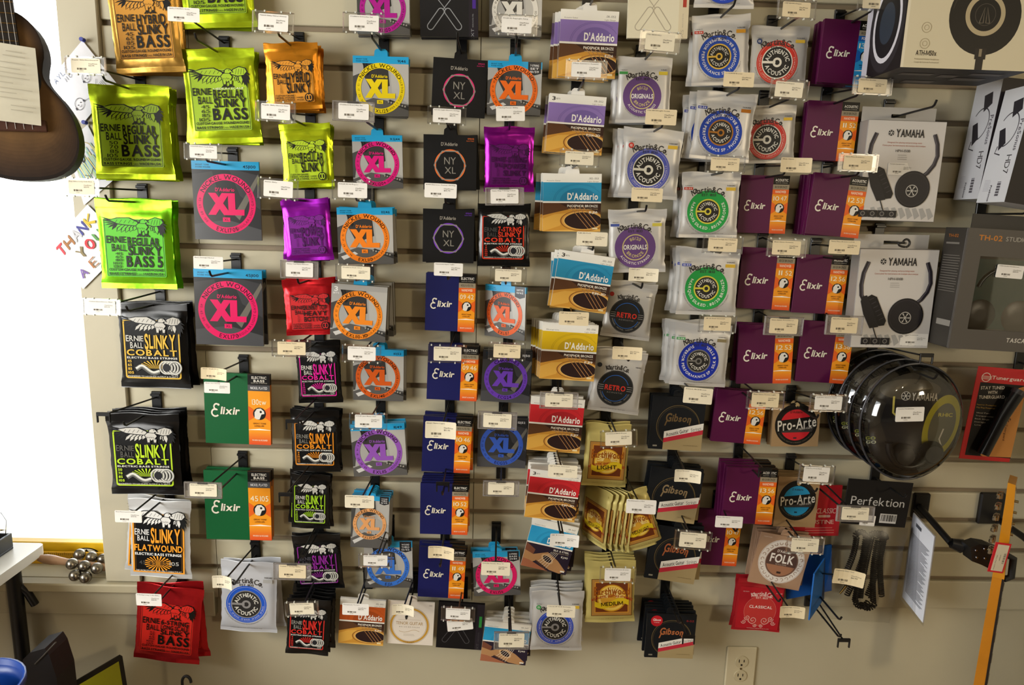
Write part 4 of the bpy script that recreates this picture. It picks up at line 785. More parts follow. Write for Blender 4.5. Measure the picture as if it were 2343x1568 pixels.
S('blue silk and steel pack in the bottom row', 'ej', dict(band='#2f9fd0', dkband='#2488b8', code='EJ40', gauge='.011-.047', style='silk'), (1111, 1420), (1216, 1432), 1518, 4, .07, [HK('S', 1130, 1446, 1211, 1486, 'EJ40 Silk & Steel 11', '$10.99', 1)])
q = place_tag('empty peg', HK('S', 1105, 1101, 1188, 1136, "D'addario Extra Lt", '$14.95', 1)); hook('empty slot below the dark ring packs', q[0], q[2]-.026, .13, (q[0], q[1]+.003, q[2]))
# guitar picture packs
PH = lambda band, dk, code, **k: dict(band=band, dkband=dk, code=code, **k)
S('lavender band guitar picture pack', 'ej', PH('#8d74b4', '#7560a0', 'EJ26', gauge='.011-.052'), (1284, 20), (1417, 27), 178, 4, .06, [], dx=-0.005)
S('lavender band three-set pack', 'ej', PH('#8d74b4', '#7560a0', 'EJ26-3D', gauge='.011-.052', three=True), (1258, 213), (1388, 223), 352, 3, .055, [HK('H', 1294, 138, 1389, 181, '3 Pack Custom Lt Acoustic', '$26.99')], dx=-0.002)
S('blue band guitar picture pack', 'ej', PH('#2f94bc', '#2580a8', 'EJ16'), (1243, 397), (1377, 398), 530, 4, .055, [HK('H', 1280, 343, 1371, 381, 'EJ16 Lt Acoustic PB', '$9.99', 1)], dx=-0.004)
S('tilted blue band three-set pack', 'ej', PH('#2f94bc', '#2580a8', 'EJ16-3D', three=True), (1281, 571), (1408, 591), 711, 3, .07, [HK('P', 1319, 531, 1390, 563, 'EJ16-3D Pack', '$26.99', 1)], jit=2, dx=-0.008)
S('yellow band guitar picture pack', 'ej', PH('#dfb81c', '#c4a018', 'EJ19', gauge='.012-.056', hdr='Bluegrass'), (1243, 737), (1370, 745), 870, 7, .085, [HK('P', 1279, 714, 1347, 745, 'EJ19 Set Acoustic PB', '$9.95', 2)], dx=-0.003)
S('red band guitar picture pack', 'ej', PH('#cc2a30', '#b0242a', 'EJ17', gauge='.013-.056'), (1216, 906), (1339, 916), 1034, 3, .065, [HK('S', 1235, 897, 1323, 936, 'EJ17 Set Acoustic PB Med', '$9.95', 1)])
S('red band three-set pack', 'ej', PH('#cc2a30', '#b0242a', 'EJ17-3D', gauge='.013-.056', three=True), (1215, 1073), (1331, 1087), 1190, 6, .11, [HK('P', 1254, 1065, 1321, 1093, 'EJ17 3 Pack Acoustic', '$26.95', 1)])
S('tilted blue silk and steel pack', 'ej', dict(band='#2f9fd0', dkband='#2488b8', code='EJ40', gauge='.011-.047', style='silk'), (1221, 1184), (1325, 1208), 1308, 3, .055, [HK('P', 1258, 1222, 1324, 1250, 'Silk & Steel', '$10.99', 0, 2, .5)])
MR = lambda ring, inner, text, **k: dict(ring=ring, inner=inner, text=text, **k)
S('silver pack with blue ring in the bottom row', 'mar', MR('#2a48b8', '#8d8a88', '', thin=True, ringtext='SUPERIOR PERFORMANCE SP . SUPERIOR PERFORMANCE SP .', leftc='#3a9a4c', left='EXTRA'), (1217, 1354), (1338, 1356), 1490, 4, .075, [HK('P', 1251, 1386, 1316, 1413, 'Martin SP 92/8 Acoustic', '$10.99', 1)], jit=1.6)
# silver foil column
S('white box with looped wire at the top edge', 'xt', dict(body='#e4dcc0', wire='#b5ab94', acc='#b04030', word='XS'), (1440, -58), (1580, -56), 88, 1, .07)
S('upper silver pack with purple disc', 'orig', dict(leftc='#4a9a50', right='#d8c040'), (1414, 128), (1541, 130), 281, 3, .06, [HK('H', 1463, 72, 1557, 121, 'Mar 80/20 X/Lt', '$6.29', 1, 3)], dx=-0.005)
S('silver pack with violet-blue ring and red dot', 'mar', MR('#5058ac', '#e0dccb', '', thin=True, leftc='#c83c30'), (1429, 289), (1567, 299), 454, 3, .07, [HK('P', 1477, 250, 1548, 286, 'Mar 80/20 Light Acous', '$6.29', 2)], dx=-0.009)
S('lower silver pack with purple disc', 'orig', dict(leftc='#4a5aa0', right='#d0c050'), (1392, 479), (1527, 477), 624, 1, .06, [HK('P', 1445, 430, 1516, 462, 'Treated 92/8 Acous Light', '$8.49', 2)])
S('upper silver pack with black disc', 'retro', dict(dotc='#a83028', foil='#bdbab4'), (1393, 638), (1507, 653), 776, 2, .05, [HK('P', 1438, 614, 1505, 644, 'M140 Lghtr', '$6.29', 1, 1, .5)])
S('lower silver pack with black disc', 'retro', dict(dotc='#32343a', foil='#c4c1bb'), (1365, 797), (1484, 812), 946, 3, .06, [HK('P', 1401, 794, 1468, 823, 'Retro Med', '$12.49', 2, 1, .5)])
S('cream foil pack with LIGHT banner', 'ew', dict(banner='LIGHT'), (1342, 968), (1446, 974), 1115, 2, .055, [HK('H', 1373, 985, 1458, 1023, 'Earthwood 80/20 Bronze', '$6.29', 1, -3)])
S('tilted cream foil pack in a fan', 'ew', dict(banner='MEDIUM LIGHT'), (1392, 1141), (1480, 1114), 1262, 6, .075, [HK('P', 1433, 1144, 1501, 1176, 'Earthwood Lt Med', '$6.29', 0, 1)], fan=(.10, -55))
S('cream foil pack with MEDIUM banner', 'ew', dict(banner='MEDIUM'), (1340, 1286), (1456, 1284), 1426, 4, .07, [HK('H', 1372, 1298, 1455, 1333, 'Earthwood Acoustic Bronze', '$5.29', 0)])
S('silver pack cut by the top edge', 'mar', MR('#2a48b8', '#8d8a88', 'SUPERIOR PERFORMANCE'), (1598, -138), (1738, -134), 18, 1, .07)
S('silver pack with blue ring and gold circle', 'mar', MR('#2c50b4', '#e8c050', 'SUPERIOR PERFORMANCE SP . PHOSPHOR BRONZE', right='#d99a30'), (1584, 34), (1719, 29), 195, 2, .065)
S('silver pack with blue ring and orange circle', 'mar', MR('#2444a8', '#a8702c', 'SUPERIOR PERFORMANCE SP . PHOSPHOR BRONZE', left='MEDIUM', leftc='#38489a', right='#b06a1c'), (1597, 204), (1736, 217), 368, 3, .075, [HK('P', 1656, 165, 1725, 199, 'M 92/8 PB Bronze', '$9.95', 2)], jit=1.5, dx=-0.011)
S('upper silver pack with green ring', 'mar', MR('#2ba04a', '#d8cc4a', 'MARQUIS SILKED . 80/20 BRONZE'), (1562, 393), (1698, 395), 545, 3, .07, [HK('H', 1614, 357, 1704, 395, 'Marquis Strings Set Light', '$12.29', 2)], dx=-0.005)
S('lower silver pack with green ring', 'mar', MR('#2ba04a', '#d8cc4a', 'MARQUIS SILKED . 80/20 BRONZE', left='MEDIUM', leftc='#4858b0'), (1558, 567), (1698, 571), 722, 4, .075, [HK('H', 1608, 541, 1699, 580, 'Marquis Strings Set Medium', '$12.29', 2)], dx=-0.003)
S('silver pack with blue ring and grey circle', 'mar', MR('#1e32a4', '#77746e', 'SUPERIOR PERFORMANCE SP . SILK & STEEL', left='CUSTOM', leftc='#4aa05c', right='#8a7c5a'), (1547, 737), (1678, 745), 885, 5, .08, [HK('H', 1598, 722, 1685, 761, 'Silk & Steel Acoustic', '$10.29', 2)], jit=1.4, dx=-0.004)
GB = dict(gc='#6b5636')
S('uppermost black pack with diagonal white band', 'gib', GB, (1495, 905), (1617, 912), 1030, 3, .06, [HK('P', 1564, 888, 1630, 924, 'Acoustic 80/20 Bronze', '$6.49', 1, 3)], jit=.8)
S('second black pack with diagonal white band', 'gib', dict(gc='#8f7a58'), (1492, 1067), (1612, 1084), 1193, 5, .07, [HK('P', 1543, 1075, 1601, 1103, 'Gibson PB 12/53', '$6.49', 1, 1, .8)])
S('third black pack with diagonal white band', 'gib', dict(gc='#a05a34'), (1499, 1200), (1614, 1217), 1331, 5, .07, [HK('H', 1543, 1216, 1628, 1257, 'Gibson Acoustic Lt', '$5.99', 1, 3)])
S('lowest black pack with diagonal white band', 'gib', dict(gc='#b0683c', dot=True), (1483, 1404), (1595, 1408), 1506, 6, .085, [(1562, 1448, 1590, 1472, 'B')])
# purple boxes
S('upper silver pack with red ring', 'mar', MR('#d03a2c', '#e6e0d0', '', thin=True, left='MEDIUM', leftc='#38446a', foil='#c0bdb7'), (1722, 57), (1857, 60), 200, 1, .06, [HK('H', 1778, 0, 1867, 44, 'MSP 80/20 Lifespan', '$16.95', 2)])
S('lower silver pack with red ring', 'mar', MR('#c83c34', '#d8d4c6', '', thin=True, foil='#bdbab4', leftc='#a9a6a0'), (1700, 240), (1826, 238), 374, 1, .045, [HK('H', 1762, 183, 1849, 227, '92/8 Pbrz Lifespan', '$17.95', 1, 3)])
PB = '#54103e'; AC = lambda g, **k: dict(body=PB, gauge=g, kind='ACOUSTIC', **k)
S('purple box under the red ring packs', 'elx', AC('10 47'), (1697, 400), (1808, 403), 534, 1, .045, [HK('P', 1785, 361, 1855, 395, 'Elixir Nano', '$16.99', 2, 0, .5)])
S('left purple box of the middle pair', 'elx', AC('11 52'), (1700, 565), (1822, 571), 708, 1, .05, [HK('H', 1755, 547, 1844, 588, 'Elixir Nano Acoustic', '$16.99', 2)])
S('left purple box of the lower pair', 'elx', AC('12 53'), (1692, 743), (1818, 742), 878, 2, .06, [HK('S', 1748, 725, 1838, 768, 'Elixir Nano Acoustic Lt', '$16.99', 2)])
S('purple box right of the black packs', 'elx', AC('12 56'), (1642, 890), (1757, 899), 1014, 2, .05, [HK('H', 1707, 896, 1795, 936, 'Elixir Nano Acoust Light', '$16.99', 2)])
S('open purple box above the folk pack', 'elx', AC('13 56'), (1665, 1069), (1781, 1074), 1199, 4, .1, [(1737, 1066, 1764, 1088, 'B')])
S('dim purple box behind the black packs', 'elx', AC('10 47'), (1600, 1165), (1700, 1170), 1294, 1, .035, [HK('P', 1637, 1182, 1699, 1208, 'Elixir PB Nano', '$16.99', 0)])
S('purple box with blue stripe', 'elx', AC('13 56', stripe='b', second='POLYWEB'), (1888, 42), (2011, 50), 192, 4, .06, [HK('H', 1962, -22, 2057, 25, 'Elixir Poly Set', '$14.99', 2)])
S('purple box beside the upper headphone box', 'elx', AC('11 52'), (1851, 229), (1968, 235), 368, 2, .045, [HK('H', 1951, 176, 2042, 217, 'Nano Phos Bronze', '$15.99', 2)])
S('purple box heading the deepest purple stack', 'elx', AC('12 53'), (1865, 394), (1988, 406), 541, 6, .075, [HK('H', 1918, 352, 2008, 393, 'Nano Phos Bronze Lt', '$15.99', 2)])
S('right purple box of the middle pair', 'elx', AC('12 56'), (1827, 581), (1944, 587), 718, 1, .05, [HK('P', 1897, 550, 1967, 582, 'Nano Phos Bronze Lt/Md', '$15.99', 2)])
S('right purple box of the lower pair', 'elx', AC('13 56'), (1838, 733), (1957, 740), 876, 1, .055, [HK('S', 1888, 722, 1975, 767, 'Nano Phos Bronze Med', '$15.99', 2)])
# nylon packs
S('kraft pack with red and black disc', 'pro', dict(c='#c8242c', low='Nylon Core'), (1771, 927), (1879, 927), 1022, 4, .045, [HK('H', 1851, 903, 1940, 942, 'EJ45 Pro Arte Lt Hard', '$10.29', 0)])
S('kraft pack with blue and black disc', 'pro', dict(c='#2590c0', low='Nylon Core'), (1782, 1090), (1878, 1093), 1206, 5, .06, [HK('H', 1826, 1065, 1910, 1107, 'EJ46 Pro Arte Hard', '$10.29', 0, 3)])
S('kraft pack with white folk emblem', 'folk', {}, (1743, 1217), (1861, 1239), 1344, 4, .075, [HK('H', 1799, 1229, 1885, 1267, 'Folk Nylon Ball End', '$14.95', 1)])
S('red foil classical pack', 'clas', {}, (1692, 1322), (1804, 1330), 1446, 2, .05, [HK('P', 1783, 1387, 1838, 1413, 'Classical High Tension', '$6.29', 2, 0, .7)], jit=1.5)
S('flat red card pack behind the kraft packs', 'aug', {}, (1816, 1112), (1928, 1111), 1227, 1, .035, [HK('S', 1914, 1158, 2000, 1194, 'Augustine Regular Tension', '$10.99', 1)])
# ------------------------------------------------------------------ headphones and accessories on the right
def sheet(pxs, ds, t, col, m, flat=False):
    """flat piece through four points (TL, TR, BR, BL), each at its own distance from the wall, thickness t"""
    P = np.array([BP(x, y, d) for (x, y), d in zip(pxs, ds)])
    if flat: P[2] = P[1]+P[3]-P[0]
    n = np.cross(P[1]-P[0], P[3]-P[0]); n /= np.linalg.norm(n)
    V = np.concatenate([P, P - n*t]) if np.dot(n, CAM_P-P[0]) > 0 else np.concatenate([P, P + n*t])
    return MB().faces(V, [(0, 1, 2, 3), (7, 6, 5, 4), (0, 4, 5, 1), (1, 5, 6, 2), (2, 6, 7, 3), (3, 7, 4, 0)], col, m)
def boxed(name, label, TL, TR, yb, d, t, col, side, cat='headphone box'):
    a, c = BP(*TL, d), BP(*TR, d); top = (a+c)/2; bot = BP((TL[0]+TR[0])/2, yb, d); w = float(np.linalg.norm(c-a)); h = float(top[2]-bot[2])
    r = link(name, None, loc=top, label=label, cat=cat); r.rotation_euler[1] = -math.atan2(c[2]-a[2], c[0]-a[0])
    b = MB(); b.box((-w/2, 0, -h), (w/2, t, 0), side, 'card', .001); b.faces([(-w/2+.001, -.0001, -h+.001), (w/2-.001, -.0001, -h+.001), (w/2-.001, -.0001, -.001), (-w/2+.001, -.0001, -.001)], [(0, 1, 2, 3)], col, 'card'); b.build('box', r)
    return r, w, h
def tuning_logo(a, cx, cy, r, c, bg):
    a.disc(cx, cy, r, bg); a.ring(cx, cy, r*.88, r, c, n=32)
    for k in range(3):
        t = math.radians(30+60*k+30); a.line([(cx-.8*r*math.cos(t), cy-.8*r*math.sin(t)), (cx+.8*r*math.cos(t), cy+.8*r*math.sin(t))], r*.13, c)
        for s in (-1, 1): a.line([(cx+s*.75*r*math.cos(t)-.12*r*math.sin(t), cy+s*.75*r*math.sin(t)+.12*r*math.cos(t)), (cx+s*.4*r*math.cos(t), cy+s*.4*r*math.sin(t)), (cx+s*.75*r*math.cos(t)+.12*r*math.sin(t), cy+s*.75*r*math.sin(t)-.12*r*math.cos(t))], r*.07, c)
def phones(a, H, model, icons):
    k = '#1c1a1e'
    for i in range(9): a.poly([(.2+.09*i, .98*H), (.26+.09*i, .94*H), (.2+.09*i, .86*H), (.15+.09*i, .87*H)], '#a7a5a2')
    tuning_logo(a, .305, .155, .042, '#c9c6c0', k); a.text('YAMAHA', .365, .11, .73, .2, k, 2, gap=.05)
    a.text('Designed for playing and practising music', .27, .26, .71, .278, '#b0604a', 0); a.text("Concu pour les instruments de musique electronique", .21, .297, .76, .315, '#b0604a', 0)
    a.text(model, .385, .355, .575, .385, '#77736e', 1); a.greek(.42, .42, .54, 3, .025, .006, '#9a958e')
    for s, P in ((0, [(.12, .16), (.07, .3), (.055, .45), (.07, .58), (.12, .66)]), (1, [(.86, .16), (.91, .28), (.93, .42), (.9, .53), (.83, .63), (.77, .68)])): a.line(P, .05, '#26222a'); a.line([(x+.012*(1-2*s), y) for x, y in P], .012, '#5a5660')
    a.poly([(.08, .6), (.14, .58), (.3, .88), (.33, .98), (.22, 1.0), (.12, .82), (.07, .66)], k); a.poly([(.15, .6), (.2, .57), (.27, .6), (.42, .9), (.4, .96), (.33, .97), (.2, .7)], '#141216')
    for i in range(6): a.line([(.18+.03*i, .64+.05*i), (.235+.03*i, .61+.05*i)], .008, '#3a363c')
    a.line([(.26, .98), (.3, 1.08), (.36, 1.2)], .012, k)
    a.disc(.66, .84, .225, '#0f0d11', 1.02); a.disc(.655, .835, .215, '#1e1b20', 1.0); a.ring(.66, .84, .2, .206, '#322e34'); tuning_logo(a, .655, .86, .078, '#b9b5ae', '#141216')
    for i in range(icons): x = .5-.125*(i+1)-.0; a.rect(x, .895*H, x+.115, .965*H, '#17151a'); a.disc(x+.055, .93*H, .03, '#77736e'); a.disc(x+.055, .93*H, .02, '#2a272c')
for nm, TL, TR, yb, HT, d, model, ic, lab, tg in (('headphone_box', (1988, 273), (2168, 279), 507, ((1976, 243), (2147, 249)), .075, 'HPH-150B', 4, 'upper grey-white headphone box with hang slot', (2031, 373, 2091, 401)), ('headphone_box', (1969, 569), (2151, 572), 797, ((1956, 536), (2131, 536)), .085, 'HPH-100B', 3, 'lower white headphone box with hang slot', (2060, 764, 2123, 791))):
    r, w, h = boxed(nm, lab, TL, TR, yb, d, .035, '#cfcac4', '#8f8a84'); a = Art(w, 0, 'card'); phones(a, h/w, model, ic); a.mb.build('print', r)
    hh = .03; x0, x1 = -w*.5, w*.455; s0, s1 = -w*.12, w*.07; b = MB()
    for q0, z0, q1, z1 in ((x0, 0, x1, hh*.3), (x0, hh*.55, x1, hh), (x0, hh*.3, s0, hh*.55), (s1, hh*.3, x1, hh*.55)): b.box((q0, .03, z0), (q1, .0312, z1), '#bdb8b0', 'card')
    b.build('hang_card', r)
    P = np.array(r.location); hook(lab, P[0]-.005, P[2]+hh*.45, .16 if ic == 4 else .11, tipup=(ic == 4))
    if ic == 3: MB().tube([(P[0]-.005+.018*math.cos(t)*(.4 if t < 3 else 1), -.112-.016*math.sin(t)*0, P[2]+hh*.45+.008*math.sin(t)) for t in np.linspace(-1.57, 4.6, 16)], .0022, '#121212', 'plastic').build('peg_loop', bpy.data.objects[sorted([o.name for o in bpy.data.objects if o.name.startswith('display_peg')], key=lambda s: (len(s), s))[-1]]).location = (-(P[0]-.005), 0, -(P[2]+hh*.45+.0))
    place_tag(lab, tg + ('K', 0, 'Yamaha Headphones', '$59.99'), d+.0009)
# boxed monitor headphones at the top right corner
dF, dT = .26, .135; r, w, h = boxed('headphone_box', 'large cream headphone box in the top right corner', (2096, -140), (2400, -128), 160, dF, dT, '#d6ccae', '#2a2626')
a = Art(w, 0, 'card'); H = h/w; a.rect(0, 0, 1, H, '#d6ccae'); a.rect(0, 0, .022, H, '#e2dac2')
cx, cy = .60, H-.385; k = '#1c1916'
a.disc(cx, cy, .275, k, 1.02); a.ring(cx, cy, .25, .255, '#3a3530', 190, 330); a.ring(cx, cy-.01, .118, .152, '#b5a684'); a.disc(cx, cy-.01, .118, '#161412'); a.ring(cx, cy-.01, .075, .079, '#4a443c'); a.line([(cx-.04, cy+.05), (cx-.01, cy-.06), (cx-.01, cy+.05), (cx-.04, cy+.05)], .007, '#6a6254'); a.line([(cx+.04, cy+.05), (cx+.01, cy-.06), (cx+.01, cy+.05), (cx+.04, cy+.05)], .007, '#6a6254')
a.rect(cx-.04, cy+.23, cx+.045, cy+.31, '#26221e'); a.rect(cx-.01, cy+.235, cx+.012, cy+.29, '#8a7e66'); a.rect(cx-.028, cy+.31, cx+.03, H, '#26221e')
for i in (0, 1): a.ring(.165, H-.29+.115*i, .034, .038, '#a89a78'); a.ring(.165, H-.29+.115*i, .016, .019, '#a89a78')
a.text('ATH-M50x', .105, H-.125, .265, H-.09, '#3a3128', 1); a.text('Professional Monitor Headphones', .1, H-.068, .29, H-.058, '#8a7c5e', 0); a.text('Casque de Controle Professionnel', .1, H-.046, .29, H-.036, '#8a7c5e', 0)
a.mb.build('print', r)
sd = MB(); Z = lambda v: -h + v*h; e = -w/2 - .0004
def side_poly(P, c, q=[0]): q[0] += 1; sd.faces([(e - q[0]*.00005, y, z) for y, z in P], [list(range(len(P)))], c, 'card')
side_poly([(0, -h), (dT, -h), (dT, 0), (0, 0)], '#1a1719'); side_poly([(dT-.02, -h), (dT, -h), (dT, 0), (dT-.02, 0)], '#b9b6c0')
cyy, czz = .060, -h+.088
for ry, rz, c in ((.058, .085, '#2a272b'), (.047, .069, '#c9c6cc'), (.040, .060, '#17161a'), (.025, .036, '#2c3440')): side_poly([(cyy+ry*math.cos(t), czz+rz*math.sin(t)) for t in np.linspace(0, 6.28, 32)[:-1]], c)
side_poly([(.03, -h+.17), (.1, -h+.18), (.11, -h+.22), (.05, -h+.23)], '#3a373c'); sd.build('side_print', r)
un = MB(); zz = -h-.0006
for x0, y0, x1, y1 in ((-.38, .3, -.12, .42), (-.45, .7, -.3, .78), (-.05, .35, .1, .5), (.15, .2, .4, .32), (.12, .5, .38, .66), (-.2, .75, .05, .9)): un.faces([(x0*w, y0*dT, zz), (x1*w, y0*dT, zz), (x1*w, y1*dT, zz), (x0*w, y1*dT, zz)], [(0, 1, 2, 3)], '#6a6664', 'card')
un.build('underside_print', r)
P = BP(2060, 200, .03); hook('large cream headphone box', P[0], P[2]+.03, .15)
# tilted white boxes, side faces towards the middle of the wall
def side_box(label, PT, PB, d, dep, wid, col, front, seed):
    """PT, PB: pixel of the front-left edge, top and bottom"""
    a, c = BP(*PT, d), BP(*PB, d); h = float(np.linalg.norm(a-c)); r = link('headphone_box', None, loc=a, label=label, cat='headphone box'); r.rotation_euler[1] = math.atan2(a[0]-c[0], a[2]-c[2])
    MB().box((0, 0, -h), (wid, dep, 0), col, 'card', .001).build('box', r)
    f = Art(wid, 0, 'card'); H = h/wid; f.rect(0, 0, 1, H, front); f.disc(.35, .75*H, .12, '#8d8880'); f.mb.k = 0
    for q in f.mb.V: q[:, 0] += wid/2
    f.mb.build('print', r)
    # artwork on the left side: u runs from the back edge to the front edge
    s = Art(dep, 0, 'card'); Hs = h/dep; s.rect(0, 0, 1, Hs, col); g = '#2c2a30'
    s.ring(.45, .36*Hs, .3, .325, '#3a383e', 200, 430, sy=1.35, rot=20); s.poly([(.42, .12*Hs), (.72, .1*Hs), (.78, .2*Hs), (.5, .26*Hs)], g); s.poly([(.18, .36*Hs), (.36, .34*Hs), (.5, .48*Hs), (.3, .54*Hs)], g); s.line([(.25, .5*Hs), (.2, .56*Hs), (.4, .58*Hs)], .03, g)
    s.text('HD7', .52, .64*Hs, .98, .7*Hs, '#3a373a', 0, rot=90); s.text('PreSonus', .5, .4*Hs, 1.25, .44*Hs, '#55525a', 1, rot=90); s.greek(.12, .8*Hs, .34, 9, .012*Hs, .008, '#9a98a0')
    for i in range(11): s.rect(.6, .82*Hs+.012*Hs*i, .72, .82*Hs+.012*Hs*i+.006*Hs*(1+i % 2), '#5a575c')
    s.text('PreSonus', .2, .91*Hs, .6, .93*Hs, '#45424a', 1, rot=90)
    for q in s.mb.V:
        u = q[:, 0].copy()/dep + .5; off = q[:, 1].copy(); q[:, 0] = off; q[:, 1] = dep*(1-u)
    s.mb.build('side_print', r); return r
side_box('rear white headphone box, tilted, at the right edge', (2297, 176), (2237, 455), .09, .078, .17, '#c6c6ca', '#241f22', 1)
side_box('front white headphone box, tilted, at the right edge', (2371, 190), (2298, 462), .175, .080, .17, '#cfcfd2', '#1c181a', 2)
# dark box with a window
r, w, h = None, None, None
a_, c_ = BP(2219, 521, .15), BP(2169, 797, .15); hh = float(np.linalg.norm(a_-c_)); ww = .185; dep = .075
r = link('headphone_box', None, loc=a_, label='dark grey headphone box with window at the right edge', cat='headphone box'); r.rotation_euler[1] = math.atan2(a_[0]-c_[0], a_[2]-c_[2])*.86
b = MB(); b.box((0, .006, -hh), (ww, dep, 0), '#38342f', 'card', .001); b.build('box', r)
fr = MB(); g = '#55504a'
for x0, z0, x1, z1 in ((0, -.055, ww, 0), (0, -hh, ww, -hh*.83), (0, -hh*.83, .032, -.055), (ww-.02, -hh*.83, ww, -.055)): fr.box((x0, 0, z0), (x1, .0058, z1), g, 'card')
fr.build('front_frame', r); MB().box((.032, .001, -hh*.83), (ww-.02, .0018, -.055), '#dfe8e8', 'dome').build('window_film', r)
hp = MB(); hp.tube([(.10+.06*math.cos(t), .0045, -.13+.055*math.sin(t)) for t in np.linspace(.2, 2.9, 14)], .008*.5, '#1d1f1e', 'plastic'); hp.lathe([(.034, .0055), (.03, .003), (.012, .0025)], '#151517', 'plastic', 24, 'y', (.055, 0, -.175)); hp.lathe([(.036, .0055), (.03, .003), (.012, .0025)], '#3a2c22', 'plastic', 24, 'y', (.135, 0, -.175)); hp.box((.034, .0048, -hh*.82), (ww-.022, .0055, -.06), '#16403c', 'gloss'); hp.build('headphones', r)
a = Art(ww, 0, 'card'); H = hh/ww
a2 = Art(ww, 0, 'card'); a.text('TH-02', .12, .07, .38, .125, '#c07a2c', 1); a.text('STUDIO HEADPHONES', .42, .075, 1.12, .122, '#a9a49a', 0); a2.text('TASCAM', .63, H-.15, .9, H-.105, '#c9c4ba', 2, .1)
for q in a.mb.V + a2.mb.V: q[:, 0] += ww/2
a.mb.build('title_print', r); a2.mb.build('maker_print', r)
s = Art(dep, 0, 'card'); Hs = hh/dep; s.text('TH-02', .2, .18, .62, .26, '#a5652a', 1); s.greek(.15, .4, .75, 1, .1, .05, '#77726a'); s.greek(.12, .75, .85, 15, .07, .02, '#6a655e'); s.rect(.3, Hs*.77, .9, Hs*.82, '#8d8880')
for q in s.mb.V: u = q[:, 0].copy()/dep+.5; off = q[:, 1].copy(); q[:, 0] = off-.0005; q[:, 1] = dep*(1-u)
s.mb.build('side_print', r)
t_ = MB(); t_.box((.03, .04, 0), (ww-.02, .042, .03), '#3a3733', 'card'); t_.build('hang_tab', r)
place_tag('dark box window', (2281, 607, 2341, 637, 'K', 3, 'TH02 Studio Headphones', '$39.99'), .1525)
P = BP(2262, 490, .03); hook('dark grey headphone box with window', P[0], P[2], .13)
# oval clamshells with earphones
def clamshell(px, py, d, lab, first):
    c = BP(2083, 966, .165); c[1] = -d; c += np.array([px, 0, py]); rx = .5*abs(BP(2199, 963, .165)[0]-BP(1967, 963, .165)[0]); rz = .5*abs(BP(2085, 1099, .165)[2]-BP(2085, 834, .165)[2]); k = rz/rx
    r = link('headphone_case', None, loc=c, label=lab, cat='headphone case', group='clear oval headphone cases')
    ov = lambda f, q=40: [(rx*f*math.cos(t), rz*f*math.sin(t)) for t in np.linspace(0, 2*math.pi, q, endpoint=False)]
    MB().prism(ov(1.0), .0, .003, '#100f10', 'gloss').build('back_shell', r)
    dm = MB(); prof = [(1.0, -.001), (.97, -.006), (.93, -.016), (.86, -.026), (.74, -.034), (.55, -.040), (.3, -.043), (.05, -.044)]
    V = []; n = 40
    for f, y in prof:
        for t in np.linspace(0, 2*math.pi, n, endpoint=False): V.append((rx*f*math.cos(t), y, rz*f*math.sin(t)))
    F = [[i*n+j, i*n+(j+1) % n, (i+1)*n+(j+1) % n, (i+1)*n+j] for i in range(len(prof)-1) for j in range(n)] + [list(range((len(prof)-1)*n, len(prof)*n))]
    dm.faces(V, F, '#e8ecf0', 'dome', True); dm.build('clear_lid', r)
    MB().tube([(rx*math.cos(t), -.002, rz*math.sin(t)) for t in np.linspace(0, 2*math.pi, 49)], .0022, '#3a3a3e', 'gloss', 6, False).build('rim', r)
    a = Art(2*rx, rz, 'card', -.002); H = k
    a.disc(.5, H*.5, .455, '#2c2823', 1.1); a.poly([(.16, .26*H), (.78, .26*H), (.86, .55*H), (.66, .86*H), (.34, .78*H), (.2, .5*H)], '#17171a'); a.disc(.45, .22*H, .3, '#4e483c', .35)
    a.disc(.8, .53*H, .17, '#b8b02a', 1.9, rot=10); a.disc(.81, .53*H, .125, '#6a6a5a', 1.9, rot=10); a.text('RH1C', .76, .415*H, .9, .445*H, '#d8d060', 1); a.line([(.83, .55*H), (.8, .64*H), (.84, .72*H)], .014, '#d9d6cc')
    tuning_logo(a, .415, .275*H, .045, '#d0ccc2', '#17171a'); a.text('YAMAHA', .475, .25*H, .73, .31*H, '#d0ccc2', 2, gap=.1); a.line([(.3, .28*H), (.31, .42*H), (.34, .44*H)], .02, '#c9bc5a')
    a.text('GO', .07, .63*H, .17, .655*H, '#9aa03a', 2); a.text('GO', .08, .665*H, .18, .69*H, '#c9c9a0', 2)
    a.mb.build('insert_card', r)
    e = MB(); e.tube([(rx*.45*math.cos(t), -.012, -rz*.25+rz*.5*math.sin(t)) for t in np.linspace(3.3, 6.1, 18)], .008, '#101012', 'plastic'); e.lathe([(.024, -.004), (.026, -.012), (.018, -.022)], '#121214', 'plastic', 20, 'y', (-.012, 0, -rz*.55)); e.lathe([(.024, -.004), (.026, -.012), (.018, -.022)], '#121214', 'plastic', 20, 'y', (.045, 0, -rz*.5)); e.build('earphones', r)
    return r
clamshell(0, 0, .165, 'foremost clear oval headphone case', 1); clamshell(.003, -.001, .114, 'second clear oval headphone case behind the foremost', 0); clamshell(-.002, .001, .065, 'third clear oval headphone case from the front', 0); clamshell(.002, 0, .016, 'rearmost oval headphone case near the wall', 0)
place_tag('foremost oval headphone case', (2049, 932, 2115, 965, 'K', -2, 'Yamaha Headphones', '$34.95'), .2105)
P = BP(2090, 850, .165); hook('oval headphone cases', P[0], P[2], .23, tag_p=BP(2119, 815, .165), clip=True)
